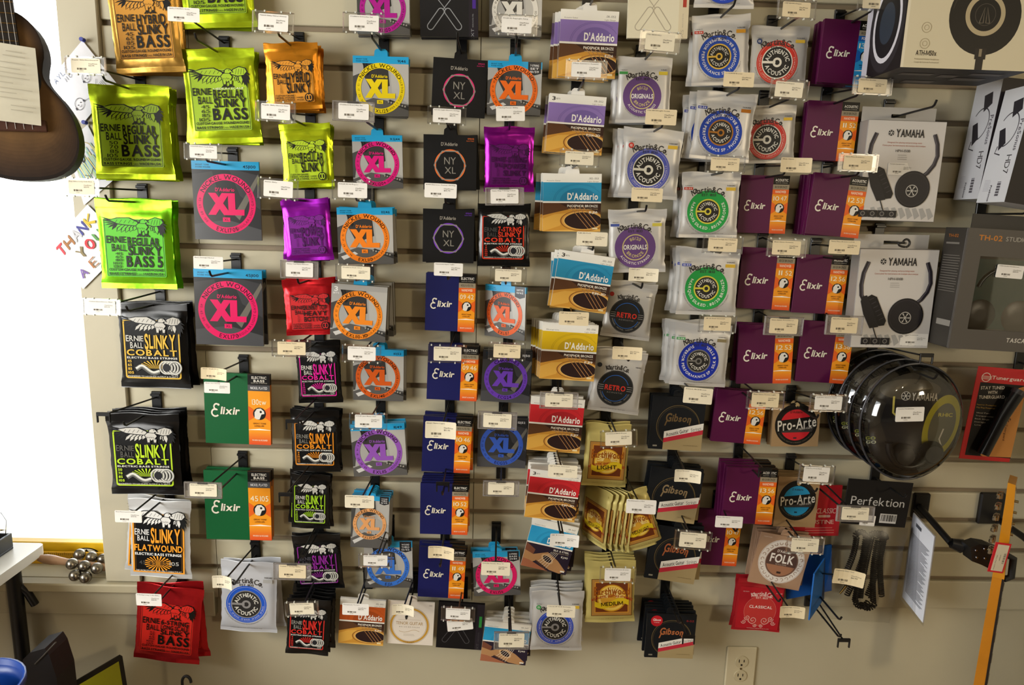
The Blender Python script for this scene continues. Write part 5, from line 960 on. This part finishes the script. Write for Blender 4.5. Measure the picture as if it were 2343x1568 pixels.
# red blister card with a tube
d = .06; TL, TR = (2239, 838), (2358, 846); a_, c_ = BP(*TL, d), BP(*TR, d); w = float(np.linalg.norm(c_-a_)); h = float(a_[2]-BP(2215, 1050, d)[2])
r = link('tuner_guard_pack', None, loc=a_, label='red and black card with a black tube, right edge', cat='accessory pack'); r.rotation_euler[1] = math.radians(3.5)
MB().box((0, 0, -h), (w, .0015, 0), '#c42a2c', 'card', .0006).build('card', r); a = Art(w, 0, 'card'); H = h/w
a.rect(.1, .3, 1, H-.08, '#15110f'); a.poly([(1.0, .3), (1.0, H-.1), (.45, H-.08), (.4, H-.1), (.85, .36)], '#c98a48'); a.text('Tunerguard', .3, .16, .96, .225, '#e9d8cc', 1); a.ring(.19, .2, .075, .09, '#e9d8cc'); 
for i in range(3): a.rect(.12, .175+.025*i, .3, .185+.025*i, '#e9d8cc')
a.text('STAY TUNED', .13, .36, .58, .42, '#d8d0c4', 1, rot=-5); a.text('WITH', .28, .45, .46, .51, '#d8d0c4', 1, rot=-5); a.text('TUNERGUARD', .13, .54, .62, .6, '#d8d0c4', 1, rot=-5); a.text('Superior Protection', .12, .72, .5, .745, '#b8923c', 0); a.text('Gig Bag Essential', .12, .775, .48, .8, '#b8923c', 0)
for i, s in enumerate(('Ideal For:', 'Transportation', 'Back Stage', 'Storage', 'Live')): a.text(s, .14, .88+.06*i, .22+.02*len(s), .905+.06*i, '#b8b0a4', 0)
for i in range(5): a.ring(.88-.09*i, .6+.19*i, .03, .038, '#8a3a20', n=16)
a.text('4/95', .68, 1.0, .86, 1.06, '#3a2418', 1, rot=-60); a.text('Tunerguard', .62, 1.22, .94, 1.26, '#5a3420', 0, rot=90)
for q in a.mb.V: q[:, 0] += w/2
a.mb.build('print', r); MB().tube([(w*.76, -.016, -w*.4), (w*.55, -.016, -w*.9), (w*.33, -.016, -w*1.66)], .0135, '#141416', 'gloss', 18).build('tube', r); MB().tube([(w*.775, -.016, -w*.37), (w*.74, -.016, -w*.45)], .0142, '#2e2a2a', 'plastic', 18).build('end_cap', r)
P = BP(2225, 830, .02); hook('red card with a black tube', P[0]+.12, P[2]-.0, .17)
# coiled cable in a bag
d = .07; TL, TR = (1942, 1095), (2090, 1106); a_, c_ = BP(*TL, d), BP(*TR, d); top = (a_+c_)/2; w = float(np.linalg.norm(c_-a_)); h = float(top[2]-BP(2014, 1203, d)[2])
r = link('cable_pack', None, loc=top, label='clear bag with coiled black cable under a black header', cat='cable pack'); r.rotation_euler[1] = -math.atan2(c_[2]-a_[2], c_[0]-a_[0])
MB().box((-w/2, -.001, -h), (w/2, .0015, 0), '#131214', 'card', .0005).build('header_card', r); a = Art(w, 0, 'card', -.0013); H = h/w
a.text('Perfektion', .09, .27, .92, .4, '#c9c9c9', 0); a.text('Instrument Cable', .2, .455, .48, .49, '#77747a', 0, .2); a.rect(.58, .52, .84, .67, '#d0d0d0')
for i in range(16): a.rect(.6+.0145*i, .535, .6+.0145*i+BARS[i]*.4, .64, '#1a1a1a')
a.mb.build('print', r)
bh = float(BP(2014, 1206, d)[2]-BP(2014, 1425, d)[2]); V = []; nu, nv = 13, 17
for sd_ in (0, 1):
    for j in range(nv):
        for i in range(nu):
            u, v = i/(nu-1), j/(nv-1); th = .026*math.sin(math.pi*u)**.6*math.sin(math.pi*min(v*1.0+.02, 1))**.6 + .0006
            V.append(((u-.5)*w*1.12 + rng.normal(0, .001), (-th if sd_ == 0 else th*.8)+rng.normal(0, .0012), -h-v*bh))
F = [[o+j*nu+i, o+(j+1)*nu+i, o+(j+1)*nu+i+1, o+j*nu+i+1] for o in (0, nu*nv) for j in range(nv-1) for i in range(nu-1)]
MB().faces(V, F, '#e8e8e6', 'bag', True).build('bag', r)
cab = MB()
def coil(P, R=.0054, tr=.0017, pitch=.0050):
    P = np.array(P, float); seg = np.r_[0, np.cumsum(np.linalg.norm(np.diff(P, axis=0), axis=1))]; n = int(seg[-1]/pitch*9); s = np.linspace(0, seg[-1], n)
    C = np.stack([np.interp(s, seg, P[:, k]) for k in range(3)], 1); T = np.gradient(C, axis=0); T /= np.linalg.norm(T, axis=1)[:, None]+1e-9; U = np.cross(T, [0, 1.0, 0]); U /= np.linalg.norm(U, axis=1)[:, None]+1e-9; Wv = np.cross(T, U); ph = 2*math.pi*s/pitch
    cab.tube(C + R*(np.cos(ph)[:, None]*U + np.sin(ph)[:, None]*Wv), tr, '#111013', 'rubber', 5, False)
z0 = -h-.03
for k, (xa, xb, yy, lo) in enumerate(((-.036, -.05, -.006, .1), (-.02, -.012, -.010, .155), (-.004, .004, -.004, .15), (.012, .03, -.010, .155), (.028, .046, -.005, .14), (.004, -.03, .006, .15), (.036, .02, .006, .15))):
    t = np.linspace(0, 1, 9); coil([(xa+(xb-xa)*q**1.4 + .004*math.sin(3*q+k), yy, z0-lo*q) for q in t])
for x0, x1, lo in ((-.012, .018, .155), (.004, .034, .158), (-.05, -.03, .1)): coil([(x0+(x1-x0)*(1-math.cos(t))/2, -.008, z0-lo-.014*math.sin(t)) for t in np.linspace(0, math.pi, 9)])
for x0, x1 in ((-.036, -.012), (-.004, .028), (.012, .036)): coil([(x0+(x1-x0)*(1-math.cos(t))/2, .0, z0+.012*math.sin(t)) for t in np.linspace(0, math.pi, 9)])
cab.build('coiled_cable', r); MB().tube([(-.052, -.008, z0-.14), (-.04, -.010, z0-.115)], [.002, .0034], '#c8a45c', 'brass', 10).build('plug', r)
P = BP(2016, 1098, .03); hook('bag of coiled cable', P[0], P[2]-.004, .12)
place_tag('black cable header', (1968, 1180, 2002, 1204, 'K', 3, 'Coil Cable', '$19.95'), d+.0025)
# papers in a clear sleeve, hanging edge-on
r = link('paper_sleeve', None, label='printed papers in a clear sleeve hanging beside the cable', cat='document sleeve')
Q = [(2089, 1174), (2138, 1229), (2110, 1408), (2064, 1366)]; D = [.05, .105, .105, .05]
sheet(Q, D, .004, '#d8dae2', 'card', True).build('papers', r)
P = [BP(x, y, dd+.0) for (x, y), dd in zip(Q, D)]; ptx = MB()
nrm = np.cross(P[1]-P[0], P[3]-P[0]); nrm /= np.linalg.norm(nrm); nrm = nrm if np.dot(nrm, CAM_P-P[0]) > 0 else -nrm
def onp(u, v): return P[0] + (P[1]-P[0])*u + (P[3]-P[0])*v + nrm*.0005
for i in range(44):
    v = .2+.016*i; u1 = .88 - (.3 if i % 7 == 6 else .06*(i % 3)); ptx.faces([onp(.1, v), onp(u1, v), onp(u1, v+.008), onp(.1, v+.008)], [(0, 1, 2, 3)], '#6a6d76', 'ink')
ptx.faces([onp(.2, .06), onp(.45, .06), onp(.45, .1), onp(.2, .1)], [(0, 1, 2, 3)], '#4a4d54', 'ink'); ptx.build('print', r)
sheet([(2088, 1165), (2143, 1222), (2114, 1418), (2060, 1372)], [.049, .1065, .1065, .049], .0004, '#f0f2f6', 'bag', True).build('sleeve', r)
# blue card packs
r = link('string_pack', None, label='flat blue card pack behind the folk pack', cat='string pack'); sheet([(1795, 1262), (1903, 1247), (1903, 1352), (1800, 1372)], [.03]*4, .004, '#1d5aa8', 'card').build('card', r)
r = link('string_pack', None, label='blue card pack turned edge-on on the lowest peg', cat='string pack'); sheet([(1864, 1314), (1888, 1278), (1886, 1370), (1852, 1420)], [.10, .055, .055, .10], .003, '#2468b8', 'card').build('card', r)
P = BP(1846, 1330, .0); hook('blue card packs', P[0], P[2], .16, tag_p=BP(1938, 1318, .16)); place_tag('blue card packs', (1905, 1304, 1972, 1337, 'P', 6, 'Augustine Blue Med', '$10.99', 2, 1), .163)
r = hook('bare double wire below the nylon packs', *(BP(1850, 1372, 0)[[0, 2]]), .15, tag_p=BP(1930, 1466, .165), clip=True)
# ------------------------------------------------------------------ guitar hangers and the guitar neck
def hanger(label, px0, px1, arm, head):
    a, c = BP(*px0, 0), BP(*px1, 0); r = link('guitar_hanger', None, label=label, cat='guitar hanger'); MB().box((a[0], -.012, c[2]), (c[0], -.0005, a[2]), '#0d0b0e', 'plastic', .003).build('wall_plate', r)
    MB().tube(arm, .0075, '#0f0e10', 'plastic', 12).build('arm', r)
    if head: head(r)
pA = BP(2104, 1160, .012); pB = BP(2176, 1243, .125); nk = BP(2287, 1262, .19)
def yoke(r):
    c = np.array([(pB[0]+nk[0])/2-.012, -.155, pB[2]-.016]); b = MB()
    b.tube([pB, pB+np.array([.02, -.006, -.004])], [.011, .016], '#101012', 'plastic', 14); b.build('swivel', r)
    b = MB(); o = pB + np.array([.012, -.014, 0]); pts = [(0, .012), (.02, .020), (.045, .016), (.075, .004), (.078, -.034), (.055, -.040), (.03, -.028), (.008, -.02)]
    b.prism([(o[0]+x, o[2]+z) for x, z in pts], o[1]-.030, o[1], '#131315', 'plastic'); b.build('yoke', r)
    for x, z in ((.012, .006), (.016, -.01), (.03, .01), (.034, -.012)): MB().lathe([(.0028, o[1]-.030), (.0028, o[1]-.033), (.001, o[1]-.0335)], '#8d8a92', 'chrome', 12, 'y', (o[0]+x, 0, o[2]+z)).build('screw', r)
    b = MB(); q = BP(2308, 1290, .21); b.tube([q+np.array([-.01, .0, .02]), q+np.array([.008, 0, .012]), q+np.array([.01, 0, -.03]), q+np.array([-.005, 0, -.035])], .007, '#121214', 'rubber', 10); b.build('padded_arm', r)
hanger('black guitar hanger holding the orange neck', (2088, 1126), (2117, 1184), [pA, (pA+pB)/2, pB], yoke)
h0 = BP(2285, 1190, .01); hanger('black guitar hanger plate at the right edge', (2240, 1125), (2285, 1196), [h0, BP(2343, 1230, .1), BP(2420, 1300, .2)], None)
dN = .19; N0 = BP(2284, 1310, dN); YAW = -.70; kx = math.cos(YAW) + 0.0
r = link('electric_guitar', None, loc=N0, label='hanging guitar neck with orange maple headstock, seen edge-on', cat='guitar'); r.rotation_euler[2] = YAW
SCN = float(BP(2330, 1310, dN)[0]-BP(2284, 1310, dN)[0])/46*.74
def npt(x, y):   # photo offset from the nut turned into the neck's own frame
    dz = float(BP(2284, y, dN)[2]-N0[2]); xv = 2284 - (y-1310)*.137
    return ((x-xv)*SCN, dz)
def nmid(x, y): return npt(x, y)
MB().prism([npt(2272, 1310), npt(2296, 1310), npt(2257, 1600), npt(2229, 1600)], -.021, .021, '#c07a1a', 'varnish').build('neck', r)
MB().prism([npt(2296, 1310), npt(2302, 1310), npt(2263, 1600), npt(2257, 1600)], -.0215, .0215, '#1c120c', 'wood').build('fretboard', r)
for t in (.1, .22, .36, .5, .66, .82): x, z = npt(2302-39*t, 1310+290*t); MB().box((x-.0008, -.021, z-.0008), (x+.001, .021, z+.0008), '#c9c4b8', 'chrome').build('fret', r)
MB().prism([npt(2302, 1097), npt(2321, 1099), npt(2318, 1150), npt(2309, 1240), npt(2302, 1310), npt(2272, 1310), npt(2284, 1240), npt(2296, 1150)], -.03, .03, '#c8841e', 'varnish').build('headstock', r)
for i in range(6):
    x, z = npt(2290-3.6*i, 1135+25*i); t = MB()
    t.lathe([(.007, 0), (.008, -.005), (.007, -.009), (.003, -.011)], '#c9c6c0', 'chrome', 14, 'x', (x, -.01, z)); t.box((x-.008, -.018, z-.006), (x, 0, z+.006), '#bdb9b2', 'chrome', .001); t.box((x-.011, -.03, z-.004), (x-.003, -.018, z+.005), '#d0cdc6', 'chrome', .002); t.build('tuning_machine', r)
    x, z = npt(2314-3.6*i, 1141+25*i); MB().tube([(x-.006, -.01, z), (x+.010, -.01, z)], .0028, '#c9b88a', 'chrome', 10).build('string_post', r)
g = BP(2287, 1277, .235); t = link('price_tag', None, loc=g, label='red-edged price tag hanging on the guitar headstock', cat='price tag'); t.rotation_euler[1] = math.radians(7)
MB().box((-.017, 0, -.033), (.017, .0012, .033), '#c8202a', 'card', .0005).build('tag_card', t); lc = MB().box((-.011, -.0006, -.029), (.013, -.0001, .029), '#cfc2a8', 'matte').build('label_card', t)
a = Art(.058, .0, 'ink', -.0008); a.text('Player Plus Tele', .05, .06, .6, .09, '#5a5348', 0); a.text('$999.99', .4, .18, .62, .21, '#5a5348', 0)
for i in range(14): a.rect(.3+.03*i, .3, .3+.03*i+BARS[i]*.7, .38, '#4a443a')
for q in a.mb.V: x = q[:, 0].copy(); z = q[:, 2].copy(); q[:, 0] = -.011 - z*1.0; q[:, 2] = x
a.mb.build('print', lc)
# ------------------------------------------------------------------ ukulele hanging in front of the window
dU = .20; C0 = BP(42, 250, dU); S = 1/ (F_/(1.524-dU+.02))
r = link('ukulele', None, loc=(C0[0], -dU, C0[2]), label='dark brown ukulele hanging in front of the window', cat='ukulele'); r.rotation_euler = (0, math.radians(-2.5), math.radians(22)); r.scale = (.85, 1, .95)
half = [(0,-.135),(.03,-.134),(.06,-.127),(.086,-.11),(.102,-.083),(.107,-.051),(.102,-.018),(.088,.012),(.07,.035),(.057,.052),(.053,.066),(.056,.082),(.062,.102),(.061,.125),(.052,.15),(.036,.168),(.018,.178),(0,.18)]
out = half + [(-x, z) for x, z in half[-2:0:-1]]
def smooth(P, n=2):
    for _ in range(n): P = [q for i in range(len(P)) for q in ((P[i][0]*.75+P[(i+1) % len(P)][0]*.25, P[i][1]*.75+P[(i+1) % len(P)][1]*.25), (P[i][0]*.25+P[(i+1) % len(P)][0]*.75, P[i][1]*.25+P[(i+1) % len(P)][1]*.75))]
    return P
out = smooth(out, 1); MB().prism(out, .0015, .06, '#1d120c', 'satin_wood', smooth=True).build('body', r)
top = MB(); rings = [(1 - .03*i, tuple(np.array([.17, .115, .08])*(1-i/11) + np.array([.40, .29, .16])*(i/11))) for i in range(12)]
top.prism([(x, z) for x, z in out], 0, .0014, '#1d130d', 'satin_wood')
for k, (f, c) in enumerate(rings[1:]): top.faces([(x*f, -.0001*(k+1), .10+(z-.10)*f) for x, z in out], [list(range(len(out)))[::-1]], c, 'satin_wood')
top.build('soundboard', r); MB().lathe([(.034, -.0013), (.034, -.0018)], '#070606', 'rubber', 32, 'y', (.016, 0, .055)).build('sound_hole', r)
MB().box((-.020, -.008, .095), (.020, -.0014, .40), '#1c1613', 'wood').build('fretboard', r)
for z in (.108, .122, .137, .153, .171, .191, .213, .237): MB().box((-.020, -.0092, z), (.020, -.0081, z+.0012), '#b08a4a', 'brass').build('fret', r)
MB().box((-.05, -.009, -.042), (.05, -.001, -.020), '#4a2a1c', 'wood', .002).build('bridge', r)
for k in range(4):
    x = (k-1.5)*.0135; MB().tube([(x*.72, -.0115, .40), (x*.8, -.0112, .1), (x*1.15, -.0105, -.026), (x*1.15, -.009, -.038)], .0005, '#c9c6c0', 'plastic', 6).build('string', r)
pt = link('paper_tag', None, loc=BP(16, 190, dU+.022), label='long handwritten paper tag tucked behind the ukulele strings', cat='paper tag'); pt.rotation_euler = (math.radians(3), math.radians(4), math.radians(22))
V = []; 
for i in range(9):
    v = i/8
    for u in (-1, 1): V.append((u*(.044+.006*v), .006*math.sin(v*3.0), .067-.134*v))
MB().faces(V, [[2*i, 2*i+2, 2*i+3, 2*i+1] for i in range(8)], '#d3cdb8', 'matte').build('sheet', pt); a = Art(.096, .067, 'ink', -.0012)
for i, (x0, x1, v) in enumerate(((.5, .75, .12), (.45, .8, .2), (.4, .8, .32), (.4, .72, .42), (.3, .8, .5), (.2, .86, .58), (.2, .6, .68), (.2, .9, .78), (.3, .65, .86), (.2, .82, .95), (.55, .95, 1.08), (.55, .9, 1.16))): a.rect(x0, v, x1, v+.012, '#b3ac98')
a.mb.build('print', pt)
# ------------------------------------------------------------------ children's drawings pinned to the casing
def drawing(lab, pxs, d, seed, kind):
    r = link('pinned_drawing', None, label=lab, cat='drawing', group="children's drawings pinned by the window"); sheet(pxs, [d]*4, .0005, '#e9e9ee', 'matte').build('paper', r)
    P = [BP(x, y, d+.0007) for x, y in pxs]; m = MB(); q = [0]
    def at(u, v): return P[0]*(1-u)*(1-v) + P[1]*u*(1-v) + P[2]*u*v + P[3]*(1-u)*v + np.array([0, -.00004*q[0], 0])
    def stroke(pts, t, c):
        q[0] += 1; A = np.array(pts, float); T = np.gradient(A, axis=0); T /= np.linalg.norm(T, axis=1)[:, None]+1e-9; N = np.stack([-T[:, 1], T[:, 0]], 1)*t/2; n = len(A)
        m.faces([at(*p) for p in np.concatenate([A-N, A+N])], [(i, i+1, i+1+n, i+n) for i in range(n-1)], c, 'ink')
    kind(stroke); m.build('print', r); return r
def letters(stroke, ch, x, y, s, t, c):
    G = {'T': [[(0, 0), (1, 0)], [(.5, 0), (.5, 1)]], 'H': [[(0, 0), (0, 1)], [(1, 0), (1, 1)], [(0, .5), (1, .5)]], 'A': [[(0, 1), (.5, 0), (1, 1)], [(.2, .6), (.8, .6)]], 'N': [[(0, 1), (0, 0), (1, 1), (1, 0)]], 'K': [[(0, 0), (0, 1)], [(1, 0), (0, .5), (1, 1)]], 'Y': [[(0, 0), (.5, .5), (1, 0)], [(.5, .5), (.5, 1)]], 'O': [[(.5+.5*math.cos(q), .5+.5*math.sin(q)) for q in np.linspace(0, 6.3, 14)]], 'U': [[(0, 0), (0, .8), (.5, 1), (1, .8), (1, 0)]], 'E': [[(1, 0), (0, 0), (0, 1), (1, 1)], [(0, .5), (.8, .5)]], 'L': [[(0, 0), (0, 1), (1, 1)]], 'R': [[(0, 1), (0, 0), (.8, .1), (.8, .4), (0, .5), (1, 1)]], 'M': [[(0, 1), (.1, 0), (.5, .6), (.9, 0), (1, 1)]], 'S': [[(1, .1), (.4, 0), (0, .25), (.9, .7), (.5, 1), (0, .9)]], 'I': [[(.5, 0), (.5, 1)]], 'C': [[(1, .15), (.4, 0), (0, .5), (.4, 1), (1, .85)]]}
    for st in G[ch]: stroke([(x+p[0]*s*.7, y+p[1]*s) for p in st], t, c)
def face(stroke, x, y, s, c, ear):
    stroke([(x+s*math.cos(t), y+s*math.sin(t)) for t in np.linspace(0, 6.3, 20)], .008, c)
    for q in (-.35, .35): stroke([(x+q*s-.01, y-.1*s), (x+q*s+.01, y-.1*s+.012)], .016, c)
    stroke([(x-.3*s, y+.4*s), (x, y+.55*s), (x+.3*s, y+.4*s)], .008, c)
    if ear: stroke([(x-s, y), (x-s*1.1, y+s*.4)], .03, c); stroke([(x+s, y), (x+s*1.1, y+s*.4)], .03, c)
def kA(st):
    for i, ch in enumerate('AYLA'): letters(st, ch, .06+.1*i, .06, .09, .008, '#5a78a8')
    for i, ch in enumerate('MUSIC'): letters(st, ch, .26+.1*i, .2, .08, .008, '#6a7080')
    face(st, .2, .72, .1, '#3a3a44', 1); face(st, .62, .5, .09, '#3a3a44', 1); st([(.3, .75), (.45, .8), (.5, .68), (.62, .78), (.75, .66)], .007, '#3a3a44')
    for i in range(5): st([(.7+.03*i, .75), (.72+.03*i, .95)], .007, '#4a4a54')
def kB(st):
    for i in range(26): x = .1+.03*i; st([(x, .35+.1*math.sin(i)), (x+.12, .75+.08*math.cos(i))], .03, ('#a9d4c8', '#c9dc9a', '#9ac4dc', '#e6d890')[i % 4])
    st([(.5+.38*math.cos(t), .5+.34*math.sin(t)) for t in np.linspace(0, 6.3, 26)], .012, '#c8b46a'); st([(.42+.05*math.cos(t), .38+.06*math.sin(t)) for t in np.linspace(0, 6.3, 14)], .03, '#202024'); st([(.3, .62), (.45, .7), (.6, .62)], .01, '#2a2a30'); st([(.12+.03*math.cos(t), .85+.03*math.sin(t)) for t in np.linspace(0, 6.3, 12)], .05, '#e09a28'); st([(.1, .1), (.2, .2)], .01, '#2a2a30')
def kC(st):
    for ch, x, c in (('T', .06, '#d8404a'), ('H', .24, '#a8703c'), ('A', .42, '#c9c9cc'), ('N', .58, '#3c3c90'), ('K', .76, '#d8b820')):
        for j in range(3): letters(st, ch, x+.008*j, .14-.01*j, .18, .022, c)
    for ch, x, c in (('Y', .3, '#8a7a50'), ('O', .5, '#cc3038'), ('U', .7, '#5a9a4a')):
        for j in range(3): letters(st, ch, x+.008*j, .42+.01*j, .17, .022, c)
    for ch, x, c in (('A', .12, '#7a5aa8'), ('E', .36, '#b0703c'), ('Y', .62, '#d8b820')):
        for j in range(2): letters(st, ch, x+.01*j, .72, .15, .02, c)
drawing("child's drawing of faces with blue pin, uppermost", [(113, 183), (188, 92), (266, 190), (188, 285)], .014, 1, kA)
drawing("child's coloured scribble drawing, middle one", [(150, 330), (200, 285), (262, 410), (192, 470)], .013, 2, kB)
drawing("child's drawing with crayon THANK YOU letters", [(113, 563), (200, 468), (292, 560), (190, 662)], .014, 3, kC)
for x, y, n in ((192, 92, 'uppermost'), (197, 281, 'middle')):
    p = BP(x, y, .015); r = link('push_pin', None, loc=p, label='blue push pin in the %s drawing' % n, cat='push pin'); b = MB(); b.lathe([(.0042, 0), (.0042, -.0015), (.0024, -.003), (.0026, -.007), (.0044, -.009), (.004, -.0105)], '#23309a', 'plastic', 16, 'y'); b.build('head', r)
# ------------------------------------------------------------------ things on the window sill
r = link('sleigh_bells', None, loc=(0, 0, 0), label='sleigh bells on a wooden handle lying on the window sill', cat='sleigh bells'); dB = -.03; zb = ZSILL
p0, p1 = BP(88, 1277, -.01), BP(262, 1302, -.035); p0[2] = max(p0[2], zb+.01); 
hz = MB(); pts = [p0+(p1-p0)*t for t in np.linspace(0, 1, 12)]; hz.tube(pts, [.007, .011, .0115, .0095, .008, .0085, .009, .009, .009, .009, .009, .008], '#b08a6a', 'wood', 14); hz.build('handle', r)
for x, y, dd in ((165, 1291, .0), (193, 1296, .0), (222, 1301, .0), (182, 1269, -.045), (210, 1275, -.045), (236, 1280, -.045), (172, 1317, .018), (196, 1322, .018)):
    p = BP(x, y, dd); p[2] = max(p[2], zb+.0142 if p[1] > -.02 else p[2]); b = MB(); n = 14
    b.lathe([(max(.0135*math.sin(t), .0008), -.0135*math.cos(t)) for t in np.linspace(.03, math.pi-.03, 13)], '#8d877c', 'brass', 22, 'z', p); bo = b.build('bell', r)
    s = MB(); s.tube([p+.01365*np.array([math.sin(t)*.6, -math.cos(t)*.8, math.sin(t)*.5-.1]) for t in np.linspace(-.9, .9, 9)], .0007, '#1a1714', 'rubber', 5); s.build('slit', bo)
z = ZSILL; yx = BP(90, 1255, -.09)[0]; r = link('level_ruler', None, label='yellow ruler with black figures on the window sill', cat='ruler')
x1 = XWIN-.012; MB().box((x1-.55, .072, z), (x1-.004, .078, z+.032), '#e8b020', 'plastic', .001).build('blade', r); a = MB()
for i, s in enumerate(('27', '26', '25', '24', '23', '22', '21', '20', '19', '18')):
    for j in range(8): x = x1-.02-.04*i*1.0-.005*j; a.box((x-.0003, .0716, z+.024), (x+.0003, .0719, z+(.032 if j % 4 == 0 else .029)), '#2a1c08', 'ink')
A = Art(.02, z+.022, 'ink', .0715)
for i, s in enumerate(('27', '26', '25', '24', '23', '22', '21', '20')): A.text(s, -.3-2*i+.0, .1, .2-2*i, .6, '#2a1c08', 1)
for q in A.mb.V: q[:, 0] += x1-.03
a.build('ticks', r); A.mb.build('figures', r)
r = link('yellow_level', None, label='yellow spirit level with a black emblem behind the bells', cat='spirit level'); MB().box((x1-.62, .088, z), (x1-.003, .112, z+.05), '#f0c020', 'plastic', .002).build('beam', r); a = Art(.1, z+.046, 'ink', .0872); a.disc(.5, .22, .3, '#15130c', .45); a.disc(.5, .22, .24, '#e8e4d0', .45); a.poly([(.38, .28), (.5, .12), (.62, .28), (.5, .22)], '#15130c')
for q in a.mb.V: q[:, 0] += x1-.095
a.mb.build('emblem', r)
# ------------------------------------------------------------------ table corner with an open case
zt_ = .735; ray = BP(104, 1243, 0) - CAM_P; k = (zt_-CAM_P[2])/ray[2]; TC = CAM_P + ray*k            # right rear corner of the table top
r = link('white_table', None, label='white table corner with black leg, lower left', cat='table'); x1, y1 = TC[0], TC[1]
ol = [(x1-.9, y1), (x1-.012, y1), (x1-.004, y1-.004), (x1, y1-.012), (x1, y1-.7), (x1-.9, y1-.7)]; MB().prism(ol, zt_-.024, zt_, '#dedbd2', 'plastic', 'xy').build('table_top', r)
L0 = BP(42, 1312, -TC[1]+.05); lx = x1-.04; ly = y1-.06; MB().tube([(lx, ly, zt_-.024), (lx, ly, .36), (lx, ly, 0)], .016, '#141416', 'plastic', 16).build('leg', r)
MB().tube([(lx, ly, zt_-.07), (lx+.02, ly+.01, zt_-.1), (lx+.032, ly+.015, zt_-.135)], .009, '#141416', 'plastic', 12).build('lock_knob', r)
r = link('open_case', None, label='open black case with tan lining on the table', cat='case'); cx1 = x1-.055; cy = y1-.03; b = MB()
for a0, a1 in (((cx1-.3, cy-.2, zt_+.0005), (cx1, cy, zt_+.006)), ((cx1-.006, cy-.2, zt_+.006), (cx1, cy, zt_+.04)), ((cx1-.3, cy-.006, zt_+.006), (cx1-.006, cy, zt_+.04)), ((cx1-.3, cy-.2, zt_+.006), (cx1-.006, cy-.194, zt_+.04))): b.box(a0, a1, '#101012', 'plastic', .001)
b.build('tray', r); V = []; n = 14
for j in range(n):
    for i in range(n): V.append((cx1-.294+.286*i/(n-1), cy-.193+.186*j/(n-1), zt_+.05+.008*rng.random()))
MB().faces(V, [[j*n+i, j*n+i+1, (j+1)*n+i+1, (j+1)*n+i] for j in range(n-1) for i in range(n-1)], '#b8a88c', 'matte').build('lining', r)
l = MB(); l.prism([(cy+.0, zt_+.041), (cy+.012, zt_+.04), (cy+.03, zt_+.13), (cy+.018, zt_+.131)], cx1-.3, cx1-.045, '#0e0c12', 'plastic', 'yz'); l.build('lid', r)
MB().tube([(cx1-.012, cy-.004, zt_+.04), (cx1-.01, cy+.0, zt_+.07), (cx1-.03, cy+.012, zt_+.085)], .001, '#8a8a90', 'chrome', 6).build('lid_stay', r)
# ------------------------------------------------------------------ lower left: bag, bin, sign, loop
dG = .2; r = link('black_bag', None, label='black bag leaning below the window', cat='bag'); b = MB(); P = [npx for npx in ((74, 1490), (90, 1474), (124, 1464), (134, 1480), (150, 1530), (156, 1600), (76, 1600))]
pts = [(BP(x, y, dG)[0], BP(x, y, dG)[2]) for x, y in P]; zlow = 0.0; pts = pts[:5] + [(pts[5][0]+.01, zlow), (pts[6][0], zlow)]
b.prism(pts, -dG-.03, -dG+.03, '#171315', 'rubber'); b.build('bag_body', r); q = [BP(x, y, dG+.0315) for x, y in ((80, 1520), (100, 1500), (128, 1470))]; MB().tube(q, .0018, '#4a443e', 'rubber', 6).build('seam', r)
r = link('blue_bin', None, label='blue plastic bin with black contents at the lower left corner', cat='bin'); c = BP(-75, 1575, .42); b = MB(); b.lathe([(.07, -c[2]), (.082, 0), (.087, .0), (.087, -.012), (.08, -.012), (.074, -.03), (.066, -c[2]+.01)], '#0d3c90', 'plastic', 32, 'z', (c[0], -.42, c[2])); b.build('shell', r)
MB().box((c[0]-.03, -.45, c[2]-.05), (c[0]+.04, -.39, c[2]+.006), '#121214', 'rubber', .006).build('contents', r)
r = link('yellow_sign', None, label='yellow sign with black border and bolt, lower left', cat='sign'); P0, P1, P2 = BP(279, 1497, .05), BP(294, 1590, .05), BP(160, 1567, .10)
nS = np.cross(P1-P0, P2-P0); nS /= np.linalg.norm(nS); nS = nS if np.dot(nS, CAM_P-P0) > 0 else -nS
def sg(u, v, o=0): return P0 + (P2-P0)*u*1.6 + (P1-P0)*v*2.4 + nS*o
def plate(pts, o0, o1, c, nm): n = len(pts); MB().faces([sg(u, v, o0) for u, v in pts] + [sg(u, v, o1) for u, v in pts], [list(range(n)), list(range(2*n-1, n-1, -1))] + [[i, i+n, (i+1) % n+n, (i+1) % n] for i in range(n)], c, 'plastic').build(nm, r)
plate(((.03, 0), (1, 0), (1, 1), (0, 1), (0, .03)), -.004, 0, '#14120c', 'border'); plate(((.05, .05), (.95, .05), (.95, .95), (.05, .95)), 0, .0005, '#a8a81c', 'panel'); plate(((.62, .22), (.36, .42), (.46, .46), (.3, .8), (.62, .5), (.5, .46)), .0005, .0009, '#14120c', 'bolt_print')
r = link('cable_loop', None, label='black cable loop at the bottom edge under the red pack', cat='cable'); c = BP(427, 1562, .12); MB().tube([(c[0]+.010*math.cos(t), -.12, c[2]+.016*math.sin(t)) for t in np.linspace(0, math.pi, 14)] + [(c[0]-.010, -.12, c[2]-.1), (c[0]-.012, -.12, 0.003)], .0032, '#131113', 'rubber', 8).build('loop', r)
